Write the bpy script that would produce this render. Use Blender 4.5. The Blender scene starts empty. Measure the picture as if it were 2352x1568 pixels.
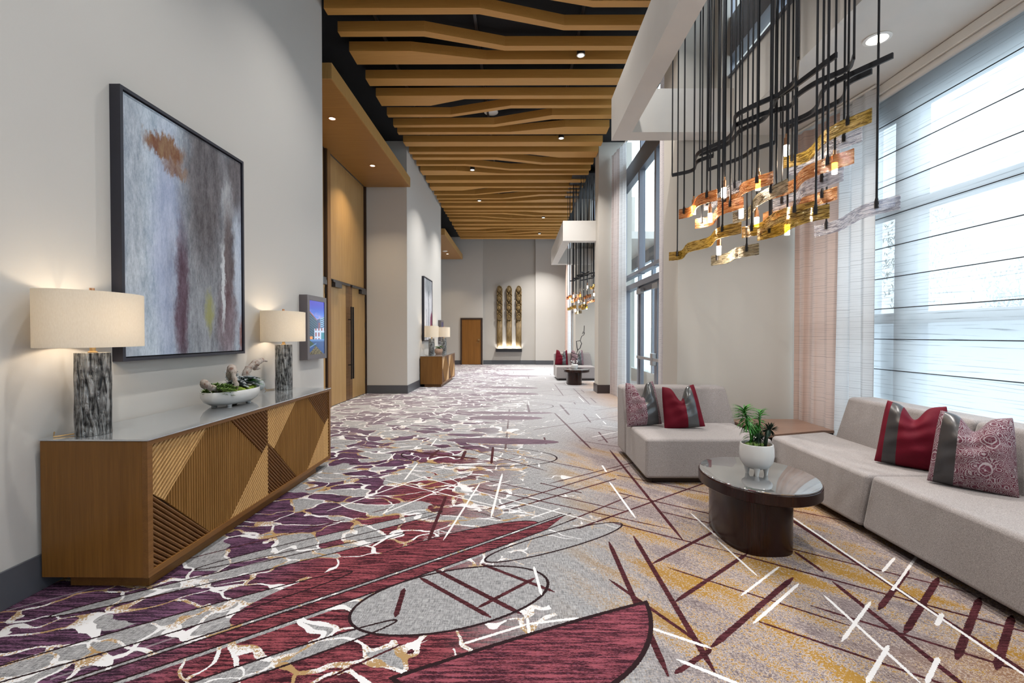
import bpy, bmesh, math, random
from mathutils import Vector, Matrix, noise as mnoise
R = random.Random(7)
PI = math.pi
sc = bpy.context.scene
COL = sc.collection

# ------------------------------------------------------------------ camera, world, light, exposure
cam_d = bpy.data.cameras.new('camera'); cam = bpy.data.objects.new('camera', cam_d); COL.objects.link(cam)
PITCH, YAW, ROLL = math.radians(-0.83427), math.radians(0.66995), math.radians(-0.03883)
Ry = Matrix.Rotation(YAW, 3, 'Z'); Rx = Matrix.Rotation(PITCH, 3, 'X')
cr, sr = math.cos(ROLL), math.sin(ROLL)
Rr = Matrix(((cr, 0, sr), (0, 1, 0), (-sr, 0, cr)))
MM = Ry @ Rx @ Rr                      # columns: right, forward, up
cm = Matrix((MM.col[0], MM.col[2], -MM.col[1])).transposed()
cam.matrix_world = Matrix.Translation((0, 0, 1.39)) @ cm.to_4x4()
cam_d.sensor_width = 36; cam_d.lens = 36 * 1060 / 2352; cam_d.clip_start = 0.05; cam_d.clip_end = 300
sc.camera = cam
sc.view_settings.view_transform = 'Standard'; sc.view_settings.look = 'None'
sc.view_settings.gamma = 1; sc.view_settings.use_curve_mapping = False
sc.view_settings.exposure = -0.14
sc.cycles.max_bounces = 7; sc.cycles.diffuse_bounces = 3; sc.cycles.transparent_max_bounces = 24
sc.cycles.glossy_bounces = 4; sc.cycles.transmission_bounces = 6
sc.cycles.caustics_reflective = False; sc.cycles.caustics_refractive = False
sc.cycles.use_denoising = True; sc.cycles.use_adaptive_sampling = True; sc.cycles.adaptive_threshold = 0.035
sc.cycles.sample_clamp_indirect = 6

world = bpy.data.worlds.new('world'); sc.world = world; world.use_nodes = True
wn = world.node_tree.nodes; bg = wn['Background']
bg.inputs[0].default_value = (0.82, 0.91, 1.0, 1); bg.inputs[1].default_value = 4.2

# ------------------------------------------------------------------ shader helper language
class S:
    """a node socket that can be computed with"""
    nt = None
    def __init__(s, sock): s.s = sock
    def __add__(a, b): return mth('ADD', a, b)
    __radd__ = lambda a, b: mth('ADD', b, a)
    def __sub__(a, b): return mth('SUBTRACT', a, b)
    def __rsub__(a, b): return mth('SUBTRACT', b, a)
    def __mul__(a, b): return mth('MULTIPLY', a, b)
    __rmul__ = lambda a, b: mth('MULTIPLY', b, a)
    def __truediv__(a, b): return mth('DIVIDE', a, b)
    def __gt__(a, b): return mth('GREATER_THAN', a, b)
    def __lt__(a, b): return mth('LESS_THAN', a, b)
def put(inp, v):
    if isinstance(v, S): S.nt.links.new(v.s, inp)
    elif v is not None:
        if isinstance(v, (tuple, list)) and inp.type == 'RGBA' and len(v) == 3: v = (*v, 1)
        inp.default_value = v
def node(t, **kw):
    n = S.nt.nodes.new(t)
    for k, v in kw.items(): setattr(n, k, v)
    return n
def mth(op, a, b=None, c=None, clamp=False):
    n = node('ShaderNodeMath', operation=op); n.use_clamp = clamp
    put(n.inputs[0], a)
    if b is not None: put(n.inputs[1], b)
    if c is not None: put(n.inputs[2], c)
    return S(n.outputs[0])
def mn(a, b): return mth('MINIMUM', a, b)
def mxx(a, b): return mth('MAXIMUM', a, b)
def clamp(a): return mn(mxx(a, 0.0), 1.0)
def absn(a): return mth('ABSOLUTE', a)
def sstep(lo, hi, x):
    n = node('ShaderNodeMapRange', interpolation_type='SMOOTHSTEP'); n.clamp = False
    put(n.inputs['Value'], x); put(n.inputs['From Min'], lo); put(n.inputs['From Max'], hi)
    return S(n.outputs[0])
def lin(lo, hi, x, a=0.0, b=1.0):
    n = node('ShaderNodeMapRange'); n.clamp = False
    put(n.inputs['Value'], x); put(n.inputs['From Min'], lo); put(n.inputs['From Max'], hi)
    put(n.inputs['To Min'], a); put(n.inputs['To Max'], b)
    return mn(mxx(S(n.outputs[0]), min(a, b)), max(a, b))
def xyz(x, y, z=0.0):
    n = node('ShaderNodeCombineXYZ'); put(n.inputs[0], x); put(n.inputs[1], y); put(n.inputs[2], z)
    return S(n.outputs[0])
def sep(v):
    n = node('ShaderNodeSeparateXYZ'); put(n.inputs[0], v); return [S(o) for o in n.outputs]
def pos(): return S(node('ShaderNodeNewGeometry').outputs['Position'])
def objc(): return S(node('ShaderNodeTexCoord').outputs['Object'])
def uvc(): return S(node('ShaderNodeTexCoord').outputs['UV'])
def vmul(v, t):
    n = node('ShaderNodeVectorMath', operation='MULTIPLY'); put(n.inputs[0], v); put(n.inputs[1], t); return S(n.outputs[0])
def vadd(v, t):
    n = node('ShaderNodeVectorMath', operation='ADD'); put(n.inputs[0], v); put(n.inputs[1], t); return S(n.outputs[0])
def nz(v, scale=1.0, detail=2.0, rough=0.5, dist=0.0, color=False):
    n = node('ShaderNodeTexNoise'); put(n.inputs['Vector'], v); put(n.inputs['Scale'], scale)
    put(n.inputs['Detail'], detail); put(n.inputs['Roughness'], rough); put(n.inputs['Distortion'], dist)
    return S(n.outputs['Color' if color else 'Fac'])
def vor(v, scale, feature='F1', rnd=1.0, out='Distance'):
    n = node('ShaderNodeTexVoronoi', feature=feature); put(n.inputs['Vector'], v); put(n.inputs['Scale'], scale)
    put(n.inputs['Randomness'], rnd); return S(n.outputs[out])
def c2v(c):
    n = node('ShaderNodeSeparateColor'); put(n.inputs[0], c)      # explicit split keeps the shader compiler's order
    return xyz(S(n.outputs[0]), S(n.outputs[1]), S(n.outputs[2]))
def wht(v):
    n = node('ShaderNodeTexWhiteNoise', noise_dimensions='1D'); put(n.inputs['W'], v); return S(n.outputs['Value'])
def mix(a, b, f):
    n = node('ShaderNodeMix', data_type='RGBA'); put(n.inputs[0], f); put(n.inputs[6], a); put(n.inputs[7], b)
    return S(n.outputs[2])
def bump(h, strength=0.3, dist=0.01):
    n = node('ShaderNodeBump'); put(n.inputs['Strength'], strength); put(n.inputs['Distance'], dist); put(n.inputs['Height'], h)
    return S(n.outputs[0])
def material(name):
    m = bpy.data.materials.new(name); m.use_nodes = True; S.nt = m.node_tree
    b = m.node_tree.nodes['Principled BSDF']; return m, b
def setp(b, color=None, rough=None, metal=None, normal=None, spec=None, **kw):
    for k, v in (('Base Color', color), ('Roughness', rough), ('Metallic', metal), ('Normal', normal), ('Specular IOR Level', spec)):
        if v is not None: put(b.inputs[k], v)
    for k, v in kw.items(): put(b.inputs[k.replace('_', ' ')], v)
def simple(name, color, rough=0.5, metal=0.0, nscale=40.0, var=0.06, bmp=0.05, spec=None):
    m, b = material(name); p = objc(); n = nz(p, nscale, 3)
    c2 = tuple(max(0, c * (1 - var * 2)) for c in color)
    setp(b, mix(c2, color, n), rough, metal, bump(n, bmp, 0.004), spec); return m
def emis(name, color, strength):
    m, b = material(name); setp(b, (0.9, 0.9, 0.9)); put(b.inputs['Emission Color'], color); put(b.inputs['Emission Strength'], strength); return m

M = {}
YEND = 21.9
# wall covering: fine woven vinyl
def wallmat(name, c):
    m, b = material(name); p = pos(); x, y, z = sep(p)
    w = nz(vmul(p, (90, 90, 900)), 1, 2) * 0.5 + nz(vmul(p, (700, 700, 60)), 1, 2) * 0.5
    big = nz(p, 1.3, 3)
    cc = mix(tuple(v * 0.93 for v in c), c, w); cc = mix(cc, tuple(v * 0.95 for v in c), big)
    setp(b, cc, 0.75, 0, bump(w, 0.25, 0.002)); return m
M['wall'] = wallmat('wall_covering', (0.56, 0.545, 0.52))
M['wall_warm'] = wallmat('wall_covering_warm', (0.57, 0.54, 0.49))
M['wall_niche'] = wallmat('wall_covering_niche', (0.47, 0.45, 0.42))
M['plaster'] = simple('soffit_plaster', (0.66, 0.64, 0.61), 0.8, 0, 6, 0.03, 0.02)
M['white_trim'] = simple('white_paint', (0.75, 0.74, 0.72), 0.5, 0, 6, 0.02, 0.01)
M['base_grey'] = simple('baseboard_grey', (0.085, 0.09, 0.105), 0.42, 0, 30, 0.05, 0.02)
M['base_brown'] = simple('baseboard_brown', (0.05, 0.035, 0.035), 0.35, 0, 30, 0.05, 0.02)
M['black_ceil'] = simple('ceiling_black', (0.007, 0.008, 0.011), 0.9, 0, 3, 0.2, 0.02)
M['black_metal'] = simple('black_metal', (0.022, 0.023, 0.028), 0.35, 0.3, 60, 0.05, 0.02)
M['dark_gloss'] = simple('dark_glossy_plastic', (0.03, 0.03, 0.035), 0.25, 0, 60, 0.05, 0.01)
M['frame_grey'] = simple('anodised_frame', (0.22, 0.23, 0.27), 0.4, 0.5, 40, 0.04, 0.02)
M['band_grey'] = simple('grey_metal_beam', (0.12, 0.13, 0.16), 0.4, 0.4, 40, 0.04, 0.02)
M['steel'] = simple('brushed_steel', (0.5, 0.5, 0.52), 0.3, 0.9, 90, 0.05, 0.02)
M['copper'] = simple('copper', (0.62, 0.33, 0.18), 0.3, 0.9, 60, 0.08, 0.02)
M['brass'] = simple('aged_brass', (0.55, 0.36, 0.16), 0.32, 0.9, 60, 0.08, 0.02)
M['ceramic'] = simple('white_ceramic', (0.74, 0.74, 0.73), 0.18, 0, 20, 0.02, 0.01)
M['terracotta'] = simple('whitewashed_terracotta', (0.55, 0.36, 0.27), 0.8, 0, 22, 0.2, 0.1)
M['taupe_box'] = simple('taupe_metal_frame', (0.15, 0.135, 0.145), 0.35, 0.3, 40, 0.04, 0.02)
M['pvc_white'] = simple('white_plastic', (0.8, 0.8, 0.78), 0.4, 0, 40, 0.02, 0.01)

def wood(name, dark, light, along='z', scale=1.0, rough=0.42, streak=0.5, coords='pos'):
    m, b = material(name); p = pos() if coords == 'pos' else objc()
    f = {'x': (0.9, 26, 26), 'y': (26, 0.9, 26), 'z': (26, 26, 0.9)}[along]
    f2 = {'x': (4, 240, 240), 'y': (240, 4, 240), 'z': (240, 240, 4)}[along]
    g = nz(vmul(p, tuple(v * scale for v in f)), 1, 4, 0.6, 0.4); h = nz(vmul(p, tuple(v * scale for v in f2)), 1, 2)
    big = nz(p, 1.5 * scale, 2)
    c = mix(dark, light, lin(0.3, 0.72, g * (1 - streak) + h * streak))
    c = mix(c, tuple((a + 2 * d) / 3 * 0.9 for a, d in zip(light, dark)), big * 0.35)
    setp(b, c, rough, 0, bump(h, 0.12, 0.002), 0.35); return m
M['oak_cab_z'] = wood('walnut_veneer_cabinet', (0.135, 0.054, 0.009), (0.27, 0.122, 0.024), 'z', 1.0)
M['oak_cab_y'] = wood('walnut_veneer_frame', (0.14, 0.058, 0.013), (0.26, 0.12, 0.032), 'y', 1.0)
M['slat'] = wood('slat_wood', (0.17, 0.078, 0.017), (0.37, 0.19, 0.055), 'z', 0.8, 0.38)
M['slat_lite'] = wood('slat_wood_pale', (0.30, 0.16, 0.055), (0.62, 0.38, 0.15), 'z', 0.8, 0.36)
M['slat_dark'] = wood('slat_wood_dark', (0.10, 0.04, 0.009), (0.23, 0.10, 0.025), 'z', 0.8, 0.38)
M['groove'] = simple('slat_backing', (0.035, 0.015, 0.004), 0.7)
M['baffle'] = wood('baffle_wood', (0.50, 0.25, 0.06), (0.62, 0.33, 0.09), 'x', 1.0, 0.5, 0.7)
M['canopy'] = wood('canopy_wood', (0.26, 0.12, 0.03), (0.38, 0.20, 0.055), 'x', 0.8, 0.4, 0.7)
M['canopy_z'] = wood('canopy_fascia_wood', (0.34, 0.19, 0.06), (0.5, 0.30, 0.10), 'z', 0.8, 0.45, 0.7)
M['door_oak'] = wood('rift_oak_door', (0.32, 0.18, 0.065), (0.50, 0.32, 0.135), 'z', 0.8, 0.42, 0.5)
M['door_stripe'] = wood('smoked_oak_stripe', (0.09, 0.04, 0.014), (0.21, 0.11, 0.042), 'y', 1.0, 0.4)
M['jamb'] = wood('jamb_oak', (0.17, 0.08, 0.022), (0.28, 0.145, 0.045), 'z', 1.0, 0.4)
M['far_door'] = wood('reddish_oak_door', (0.17, 0.070, 0.012), (0.32, 0.14, 0.03), 'z', 0.7, 0.45, 0.4)
M['dark_frame'] = simple('dark_brown_frame', (0.035, 0.018, 0.012), 0.45)
M['table_wood'] = wood('corner_table_walnut', (0.17, 0.095, 0.065), (0.31, 0.19, 0.14), 'x', 0.7, 0.3)
M['espresso'] = wood('espresso_veneer', (0.012, 0.0035, 0.0025), (0.028, 0.009, 0.006), 'z', 0.7, 0.22, 0.5, 'obj')
M['stone'] = simple('grey_stone_top', (0.36, 0.37, 0.38), 0.08, 0, 3, 0.08, 0.0)
M['stone_edge'] = simple('glass_edge_green', (0.02, 0.05, 0.045), 0.1)

def fabric(name, c, vari=0.12, scale=420, rough=0.9, coords='obj'):
    m, b = material(name); p = objc()
    w = nz(vmul(p, (1, 1, 2.2)), scale, 2) * 0.5 + nz(vmul(p, (2.2, 2.2, 1)), scale * 0.8, 2) * 0.5
    setp(b, mix(tuple(v * (1 - 2 * vari) for v in c), tuple(min(1, v * (1 + vari)) for v in c), lin(0.35, 0.65, w)), rough, 0, bump(w, 0.25, 0.002), 0.2)
    put(b.inputs['Sheen Weight'], 0.25); return m
M['sofa'] = fabric('sofa_weave', (0.325, 0.295, 0.290), 0.22, 190)
M['red'] = fabric('crimson_velvet', (0.125, 0.002, 0.013), 0.10, 200, 0.7)
M['red'].node_tree.nodes['Principled BSDF'].inputs['Sheen Weight'].default_value = 0.0
M['leather'] = simple('metallic_grey_leather', (0.10, 0.105, 0.11), 0.27, 0.35, 220, 0.1, 0.08)
M['leather_dark'] = simple('charcoal_leather', (0.045, 0.042, 0.045), 0.32, 0.1, 220, 0.1, 0.08)
def paisley():
    m, b = material('paisley_jacquard'); p = objc()
    p2 = vadd(p, vmul(nz(p, 14, 2, color=True), (0.03, 0.03, 0.03)))
    n = node('ShaderNodeTexVoronoi'); put(n.inputs['Vector'], p2); n.inputs['Scale'].default_value = 6.5; n.inputs['Randomness'].default_value = 0.9
    d = S(n.outputs['Distance'])
    rings = sstep(0.30, 0.60, absn(mth('SINE', d * 30))); small = sstep(0.35, 0.6, absn(mth('SINE', vor(p2, 20) * 22)))
    web = sstep(0.02, 0.06, vor(p2, 34, 'DISTANCE_TO_EDGE')); inner = 1 - sstep(0.30, 0.42, d)
    f = rings * inner + small * (1 - inner); f = f * (0.45 + 0.55 * web); f = clamp(f + (nz(p, 130, 2) - 0.5) * 0.8)
    dark = mix((0.085, 0.022, 0.045), (0.13, 0.012, 0.03), nz(p, 8, 2))
    setp(b, mix((0.36, 0.31, 0.33), dark, f), 0.85, 0, bump(f, 0.3, 0.003)); return m
M['paisley'] = paisley()

def sheer(name, c, tr, trans, lines=True, linef=55.0):
    m = bpy.data.materials.new(name); m.use_nodes = True; nt = S.nt = m.node_tree
    for n in list(nt.nodes): nt.nodes.remove(n)
    out = node('ShaderNodeOutputMaterial'); p = pos(); x, y, z = sep(p)
    zl = z * linef + nz(vmul(p, (0.5, 0.5, 10)), 1.0, 1) * 3.0
    fr = mth('FRACT', zl)
    line = (1 - sstep(0.04, 0.10, absn(fr - 0.5))) * lin(0.40, 0.60, nz(vmul(p, (3, 3, 60)), 1, 2))
    weave = nz(vmul(p, (220, 220, 40)), 1, 2)
    col = mix(c, tuple(v * 0.32 for v in c), line * (0.75 if lines else 0.25))
    col = mix(col, tuple(v * 0.9 for v in c), weave * 0.5)
    dif = node('ShaderNodeBsdfDiffuse'); put(dif.inputs[0], col)
    tl = node('ShaderNodeBsdfTranslucent'); put(tl.inputs[0], col)
    ts = node('ShaderNodeBsdfTransparent'); put(ts.inputs[0], mix((1, 1, 1), (0.25, 0.27, 0.3), line * (1.0 if lines else 0.3)))
    m1 = node('ShaderNodeMixShader'); m1.inputs[0].default_value = trans
    nt.links.new(dif.outputs[0], m1.inputs[1]); nt.links.new(tl.outputs[0], m1.inputs[2])
    m2 = node('ShaderNodeMixShader'); m2.inputs[0].default_value = tr
    nt.links.new(m1.outputs[0], m2.inputs[1]); nt.links.new(ts.outputs[0], m2.inputs[2])
    nt.links.new(m2.outputs[0], out.inputs[0]); return m
M['shade_cloth'] = sheer('roman_shade_cloth', (0.90, 0.93, 0.95), 0.27, 0.85, True, 30)
M['shade_seam'] = sheer('roman_shade_double', (0.45, 0.5, 0.57), 0.12, 0.5, False, 52)
M['curtain_pink'] = sheer('rose_curtain', (0.70, 0.53, 0.46), 0.0, 0.35, True, 42)
M['curtain_white'] = sheer('white_curtain', (0.80, 0.80, 0.81), 0.04, 0.45, True, 42)
M['curtain_grey'] = sheer('grey_rose_curtain', (0.66, 0.58, 0.56), 0.0, 0.35, True, 42)

def thin_glass(name, tint=(0.93, 0.97, 0.98), gl=0.07):
    m = bpy.data.materials.new(name); m.use_nodes = True; nt = S.nt = m.node_tree
    for n in list(nt.nodes): nt.nodes.remove(n)
    out = node('ShaderNodeOutputMaterial'); ts = node('ShaderNodeBsdfTransparent'); put(ts.inputs[0], tint)
    g = node('ShaderNodeBsdfGlossy'); put(g.inputs[0], (1, 1, 1)); g.inputs['Roughness'].default_value = 0.02
    mxs = node('ShaderNodeMixShader'); mxs.inputs[0].default_value = gl
    nt.links.new(ts.outputs[0], mxs.inputs[1]); nt.links.new(g.outputs[0], mxs.inputs[2]); nt.links.new(mxs.outputs[0], out.inputs[0]); return m
M['glass'] = thin_glass('window_glass')
def ribbon_glass(name, c, cd):
    m = bpy.data.materials.new(name); m.use_nodes = True; nt = S.nt = m.node_tree
    for n in list(nt.nodes): nt.nodes.remove(n)
    out = node('ShaderNodeOutputMaterial'); p = objc()
    wv = nz(vmul(p, (9, 9, 120)), 1.0, 3, 0.6, 1.2)
    f = sstep(0.44, 0.56, wv); nrm = bump(wv, 1.0, 0.02)
    ts = node('ShaderNodeBsdfTransparent'); put(ts.inputs[0], mix(cd, c, f))
    g = node('ShaderNodeBsdfGlossy'); put(g.inputs[0], tuple(min(1, v * 0.5 + 0.5) for v in c)); g.inputs['Roughness'].default_value = 0.08; put(g.inputs['Normal'], nrm)
    tl = node('ShaderNodeBsdfTranslucent'); put(tl.inputs[0], c); put(tl.inputs['Normal'], nrm)
    df = node('ShaderNodeBsdfDiffuse'); put(df.inputs[0], c); put(df.inputs['Normal'], nrm)
    a = node('ShaderNodeMixShader'); a.inputs[0].default_value = 0.5
    nt.links.new(tl.outputs[0], a.inputs[1]); nt.links.new(df.outputs[0], a.inputs[2])
    b2 = node('ShaderNodeMixShader'); b2.inputs[0].default_value = 0.4
    nt.links.new(a.outputs[0], b2.inputs[1]); nt.links.new(g.outputs[0], b2.inputs[2])
    c3 = node('ShaderNodeMixShader'); put(c3.inputs[0], lin(0, 1, f, 0.82, 0.42))
    nt.links.new(ts.outputs[0], c3.inputs[2]); nt.links.new(b2.outputs[0], c3.inputs[1]); nt.links.new(c3.outputs[0], out.inputs[0]); return m
M['glass_amber'] = ribbon_glass('amber_ribbon_glass', (0.98, 0.62, 0.32), (0.60, 0.30, 0.12))
M['glass_gold'] = ribbon_glass('gold_ribbon_glass', (0.88, 0.68, 0.22), (0.34, 0.23, 0.05))
M['glass_clear'] = ribbon_glass('clear_ribbon_glass', (0.93, 0.93, 0.97), (0.50, 0.50, 0.56))
M['glass_smoke'] = ribbon_glass('smoke_ribbon_glass', (0.72, 0.66, 0.52), (0.32, 0.28, 0.2))
M['bulb'] = emis('frosted_bulb', (1.0, 0.84, 0.66, 1), 26)
M['downlight'] = emis('downlight_lens', (1.0, 0.90, 0.76, 1), 12)
M['downlight_warm'] = emis('warm_downlight_lens', (1.0, 0.78, 0.5, 1), 18)

def shade_mat():
    m = bpy.data.materials.new('linen_lampshade'); m.use_nodes = True; nt = S.nt = m.node_tree
    for n in list(nt.nodes): nt.nodes.remove(n)
    out = node('ShaderNodeOutputMaterial'); p = objc(); w = nz(vmul(p, (220, 220, 60)), 1, 2)
    c = mix((0.76, 0.71, 0.62), (0.88, 0.84, 0.76), w)
    d = node('ShaderNodeBsdfDiffuse'); put(d.inputs[0], c); t = node('ShaderNodeBsdfTranslucent'); put(t.inputs[0], c)
    x = node('ShaderNodeMixShader'); x.inputs[0].default_value = 0.36
    nt.links.new(d.outputs[0], x.inputs[1]); nt.links.new(t.outputs[0], x.inputs[2]); nt.links.new(x.outputs[0], out.inputs[0]); return m
M['lampshade'] = shade_mat()
def bark():
    m, b = material('cast_bark_metal'); p = objc()
    n1 = nz(vmul(p, (60, 60, 9)), 1, 3, 0.6, 0.7); n2 = nz(vmul(p, (22, 22, 30)), 1, 2)
    f = sstep(0.38, 0.66, n1 * 0.75 + n2 * 0.25)
    setp(b, mix((0.018, 0.018, 0.019), (0.50, 0.50, 0.49), f), 0.34, 0.55, bump(f, 0.9, 0.012)); return m
M['bark'] = bark()
def leafm(name, a, b_, r=0.5):
    m, b = material(name); n = nz(objc(), 25, 3); setp(b, mix(a, b_, lin(0.35, 0.65, n)), r, 0, None, 0.4); return m
M['leaf'] = leafm('bright_leaf', (0.012, 0.10, 0.014), (0.06, 0.30, 0.03))
M['leaf_dark'] = leafm('dark_leaf', (0.008, 0.022, 0.014), (0.03, 0.075, 0.045))
M['leaf_grey'] = leafm('grey_succulent', (0.20, 0.23, 0.24), (0.42, 0.46, 0.47))
M['leaf_olive'] = leafm('olive_leaf', (0.05, 0.11, 0.02), (0.18, 0.28, 0.06))
M['moss'] = leafm('moss', (0.06, 0.10, 0.01), (0.22, 0.30, 0.03), 0.9)
M['soil'] = leafm('soil', (0.05, 0.025, 0.015), (0.16, 0.09, 0.05), 0.95)
def driftwood():
    m, b = material('driftwood'); p = objc(); a = nz(p, 16, 4, 0.6); g = nz(vmul(p, (160, 30, 60)), 1, 3, 0.7)
    c = mix((0.40, 0.35, 0.31), (0.20, 0.10, 0.07), sstep(0.48, 0.64, a)); c = mix(c, (0.07, 0.05, 0.045), sstep(0.55, 0.68, g) * 0.7)
    setp(b, c, 0.85, 0, bump(g * 0.6 + a, 0.9, 0.01)); return m
M['driftwood'] = driftwood()
M['twig'] = simple('black_twig', (0.015, 0.013, 0.015), 0.6)
def fiber():
    m, b = material('bronze_fibre'); p = objc(); w = nz(vmul(p, (90, 90, 5)), 1, 3)
    setp(b, mix((0.055, 0.032, 0.008), (0.27, 0.18, 0.07), lin(0.35, 0.65, w)), 0.55, 0, bump(w, 0.6, 0.01)); return m
M['fiber'] = fiber()
M['pave'] = simple('pale_paving', (0.62, 0.65, 0.66), 0.8, 0, 2, 0.04, 0.02)
M['fence_white'] = simple('pale_render', (0.72, 0.76, 0.80), 0.8, 0, 2, 0.03, 0.02)
M['treeleaf'] = leafm('tree_leaf', (0.03, 0.07, 0.03), (0.10, 0.17, 0.08), 0.8)
M['treebark'] = simple('tree_bark', (0.10, 0.075, 0.055), 0.9, 0, 20, 0.2, 0.2)
M['louvre'] = simple('white_louvre', (0.62, 0.66, 0.70), 0.5)

# ------------------------------------------------------------------ the carpet
def carpet(zx0, zx1, zy0, zy1, tagname):
    """the pattern inside one rectangle of the floor: the same function of position everywhere,
    parts that cannot reach the rectangle are skipped"""
    hit = lambda a, b_, c_, d: not (b_ < zx0 - .05 or a > zx1 + .05 or d < zy0 - .05 or c_ > zy1 + .05)
    left, right = zx0 < 1.1, zx1 > -0.1 and zy0 < 8
    m, b = material('patterned_carpet_' + tagname); p0 = pos()
    jit = c2v(nz(p0, 130, 1, color=True))
    p = vadd(p0, vmul(vadd(jit, (-0.5, -0.5, -0.5)), (0.010, 0.010, 0)))
    x, y, z = sep(p); nt = S.nt
    def MX(a, b_): return b_ if isinstance(a, float) else a if isinstance(b_, float) else mxx(a, b_)
    def MI(c0, c1, f): return c0 if isinstance(f, float) else mix(c0, c1, f)
    def mkseg():
        if 'segment' in bpy.data.node_groups: return bpy.data.node_groups['segment']
        g = bpy.data.node_groups.new('segment', 'ShaderNodeTree'); S.nt = g
        for nm, t in (('P', 'NodeSocketVector'), ('A', 'NodeSocketVector'), ('BA', 'NodeSocketVector'), ('W', 'NodeSocketFloat')):
            g.interface.new_socket(nm, in_out='INPUT', socket_type=t)
        g.interface.new_socket('M', in_out='OUTPUT', socket_type='NodeSocketFloat')
        gi = node('NodeGroupInput'); go = node('NodeGroupOutput')
        P, A, BA, W = [S(o) for o in gi.outputs[:4]]
        def vm(op, a, b_=None, o=0):
            n = node('ShaderNodeVectorMath', operation=op); put(n.inputs[0], a)
            if b_ is not None: put(n.inputs[1], b_)
            return S(n.outputs[o])
        pa = vm('SUBTRACT', P, A); h = clamp(vm('DOT_PRODUCT', pa, BA, 'Value') / vm('DOT_PRODUCT', BA, BA, 'Value'))
        n = node('ShaderNodeVectorMath', operation='SCALE'); put(n.inputs[0], BA); put(n.inputs['Scale'], h)
        d = vm('LENGTH', vm('SUBTRACT', pa, S(n.outputs[0])), None, 'Value')
        tap = clamp(mth('SUBTRACT', 1.0, h) * h * 9.0 + 0.30)
        g.links.new((d < W * tap).s, go.inputs[0]); return g
    SG = mkseg(); S.nt = nt
    pf = xyz(x, y, 0)
    def seg(a, b_, w):
        n = node('ShaderNodeGroup'); n.node_tree = SG
        put(n.inputs[0], pf); n.inputs[1].default_value = (*a, 0); n.inputs[2].default_value = (b_[0] - a[0], b_[1] - a[1], 0); n.inputs[3].default_value = w
        return S(n.outputs[0])
    def many(l):
        r = 0.0
        for a, b_, w in l:
            if hit(min(a[0], b_[0]), max(a[0], b_[0]), min(a[1], b_[1]), max(a[1], b_[1])): r = MX(r, seg(a, b_, w))
        return r
    def rot(ang, cx=0.0, cy=0.0):
        c, s_ = math.cos(ang), math.sin(ang)
        return (x - cx) * c + (y - cy) * s_, (y - cy) * c - (x - cx) * s_
    def ell(cx, cy, a, b_, ang):
        """0 outside reach, else normalised radius (<1 inside)"""
        ca, sa = abs(math.cos(math.radians(ang))), abs(math.sin(math.radians(ang))); ex, ey = a * ca + b_ * sa, a * sa + b_ * ca
        if not hit(cx - ex, cx + ex, cy - ey, cy + ey): return None
        u, v = rot(math.radians(ang), cx, cy); u = u * (1 / a); v = v * (1 / b_)
        return mth('SQRT', u * u + v * v), u * (1 / a), v * (1 / b_)
    inn = lambda e: 0.0 if e is None else e[0] < 1.0
    rim = lambda e, w: 0.0 if e is None else absn(e[0] - 1.0) * e[0] < mth('SQRT', e[1] * e[1] + e[2] * e[2]) * w     # even line width
    def family(ang, sp, w, seed, dens):
        u, v = rot(math.radians(ang)); q = v / sp + seed; c = mth('FLOOR', q); fr = q - c
        off = wht(c + seed) * 0.6 + 0.2
        return (absn(fr - off) < (w / sp)) * (nz(xyz(u * 0.9, c * 3.7 + seed, 0.0), 1.0, 1) > (1 - dens))
    # ground: crosshatched greys, mauve hatching towards the windows
    gx = nz(xyz(x * 22, y * 230), 1, 2); gy = nz(xyz(x * 230, y * 22), 1, 2)
    weave = clamp((gx + gy) * 2.2 - 1.7); fine = nz(p0, 480, 1); speck = nz(p0, 80, 3, 0.8)
    grey = mix((0.135, 0.135, 0.145), (0.38, 0.38, 0.39), weave)
    zone = nz(p0, 0.55, 2); wob = (zone - 0.5) * 1.2; far = sstep(5.0, 9.0, y)  # far masks the window sheen painted into the distant carpet colours
    gold = mix((0.22, 0.115, 0.013), (0.36, 0.20, 0.035), fine); base = grey
    if zx1 > 0.2:
        du, dv = rot(math.radians(-38)); gd = nz(xyz(du * 10, dv * 190), 1, 2); gd2 = lin(0.35, 0.65, gd * 0.65 + weave * 0.35)
        base = mix(grey, mix((0.115, 0.088, 0.092), (0.27, 0.225, 0.225), gd2), sstep(0.35, 1.0, x + wob * 0.5) * (1 - sstep(5.4, 7.5, y - wob)))
        rust = sstep(1.3, 2.3, x + wob * 0.4) * sstep(0.38, 0.48, zone) * (1 - sstep(13, 16, y))
        base = mix(base, mix((0.17, 0.07, 0.018), (0.34, 0.16, 0.04), gd), rust * 0.75)
    if right:
        gu, gv = rot(math.radians(-52)); drift = nz(xyz(gu * 1.1, gv * 4.2), 1, 3, 0.6)
        goldz = sstep(0.15, 0.9, x + wob * 0.6) * (1 - sstep(4.8, 6.2, y - wob) * (1 - sstep(1.5, 2.3, x) * 0.6))
        ga = drift + (speck - 0.5) * 1.1
        base = mix(base, (0.60, 0.56, 0.54), sstep(0.495, 0.51, ga) * (1 - sstep(0.535, 0.56, ga)) * goldz * 0.8)
        base = mix(base, gold, sstep(0.535, 0.56, ga) * goldz * 0.92)
    # plum yarn with dark stripes
    st = nz(xyz(x * 5, y * 70), 1, 3, 0.75); st2 = nz(xyz(x * 60, y * 300), 1, 2)
    stv = sstep(0.44, 0.58, st * 0.72 + st2 * 0.28)
    purple = MX(1 - sstep(-1.7, -1.1, x - (y - 2.6) * 0.18), sstep(4.3, 6.0, y))
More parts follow.
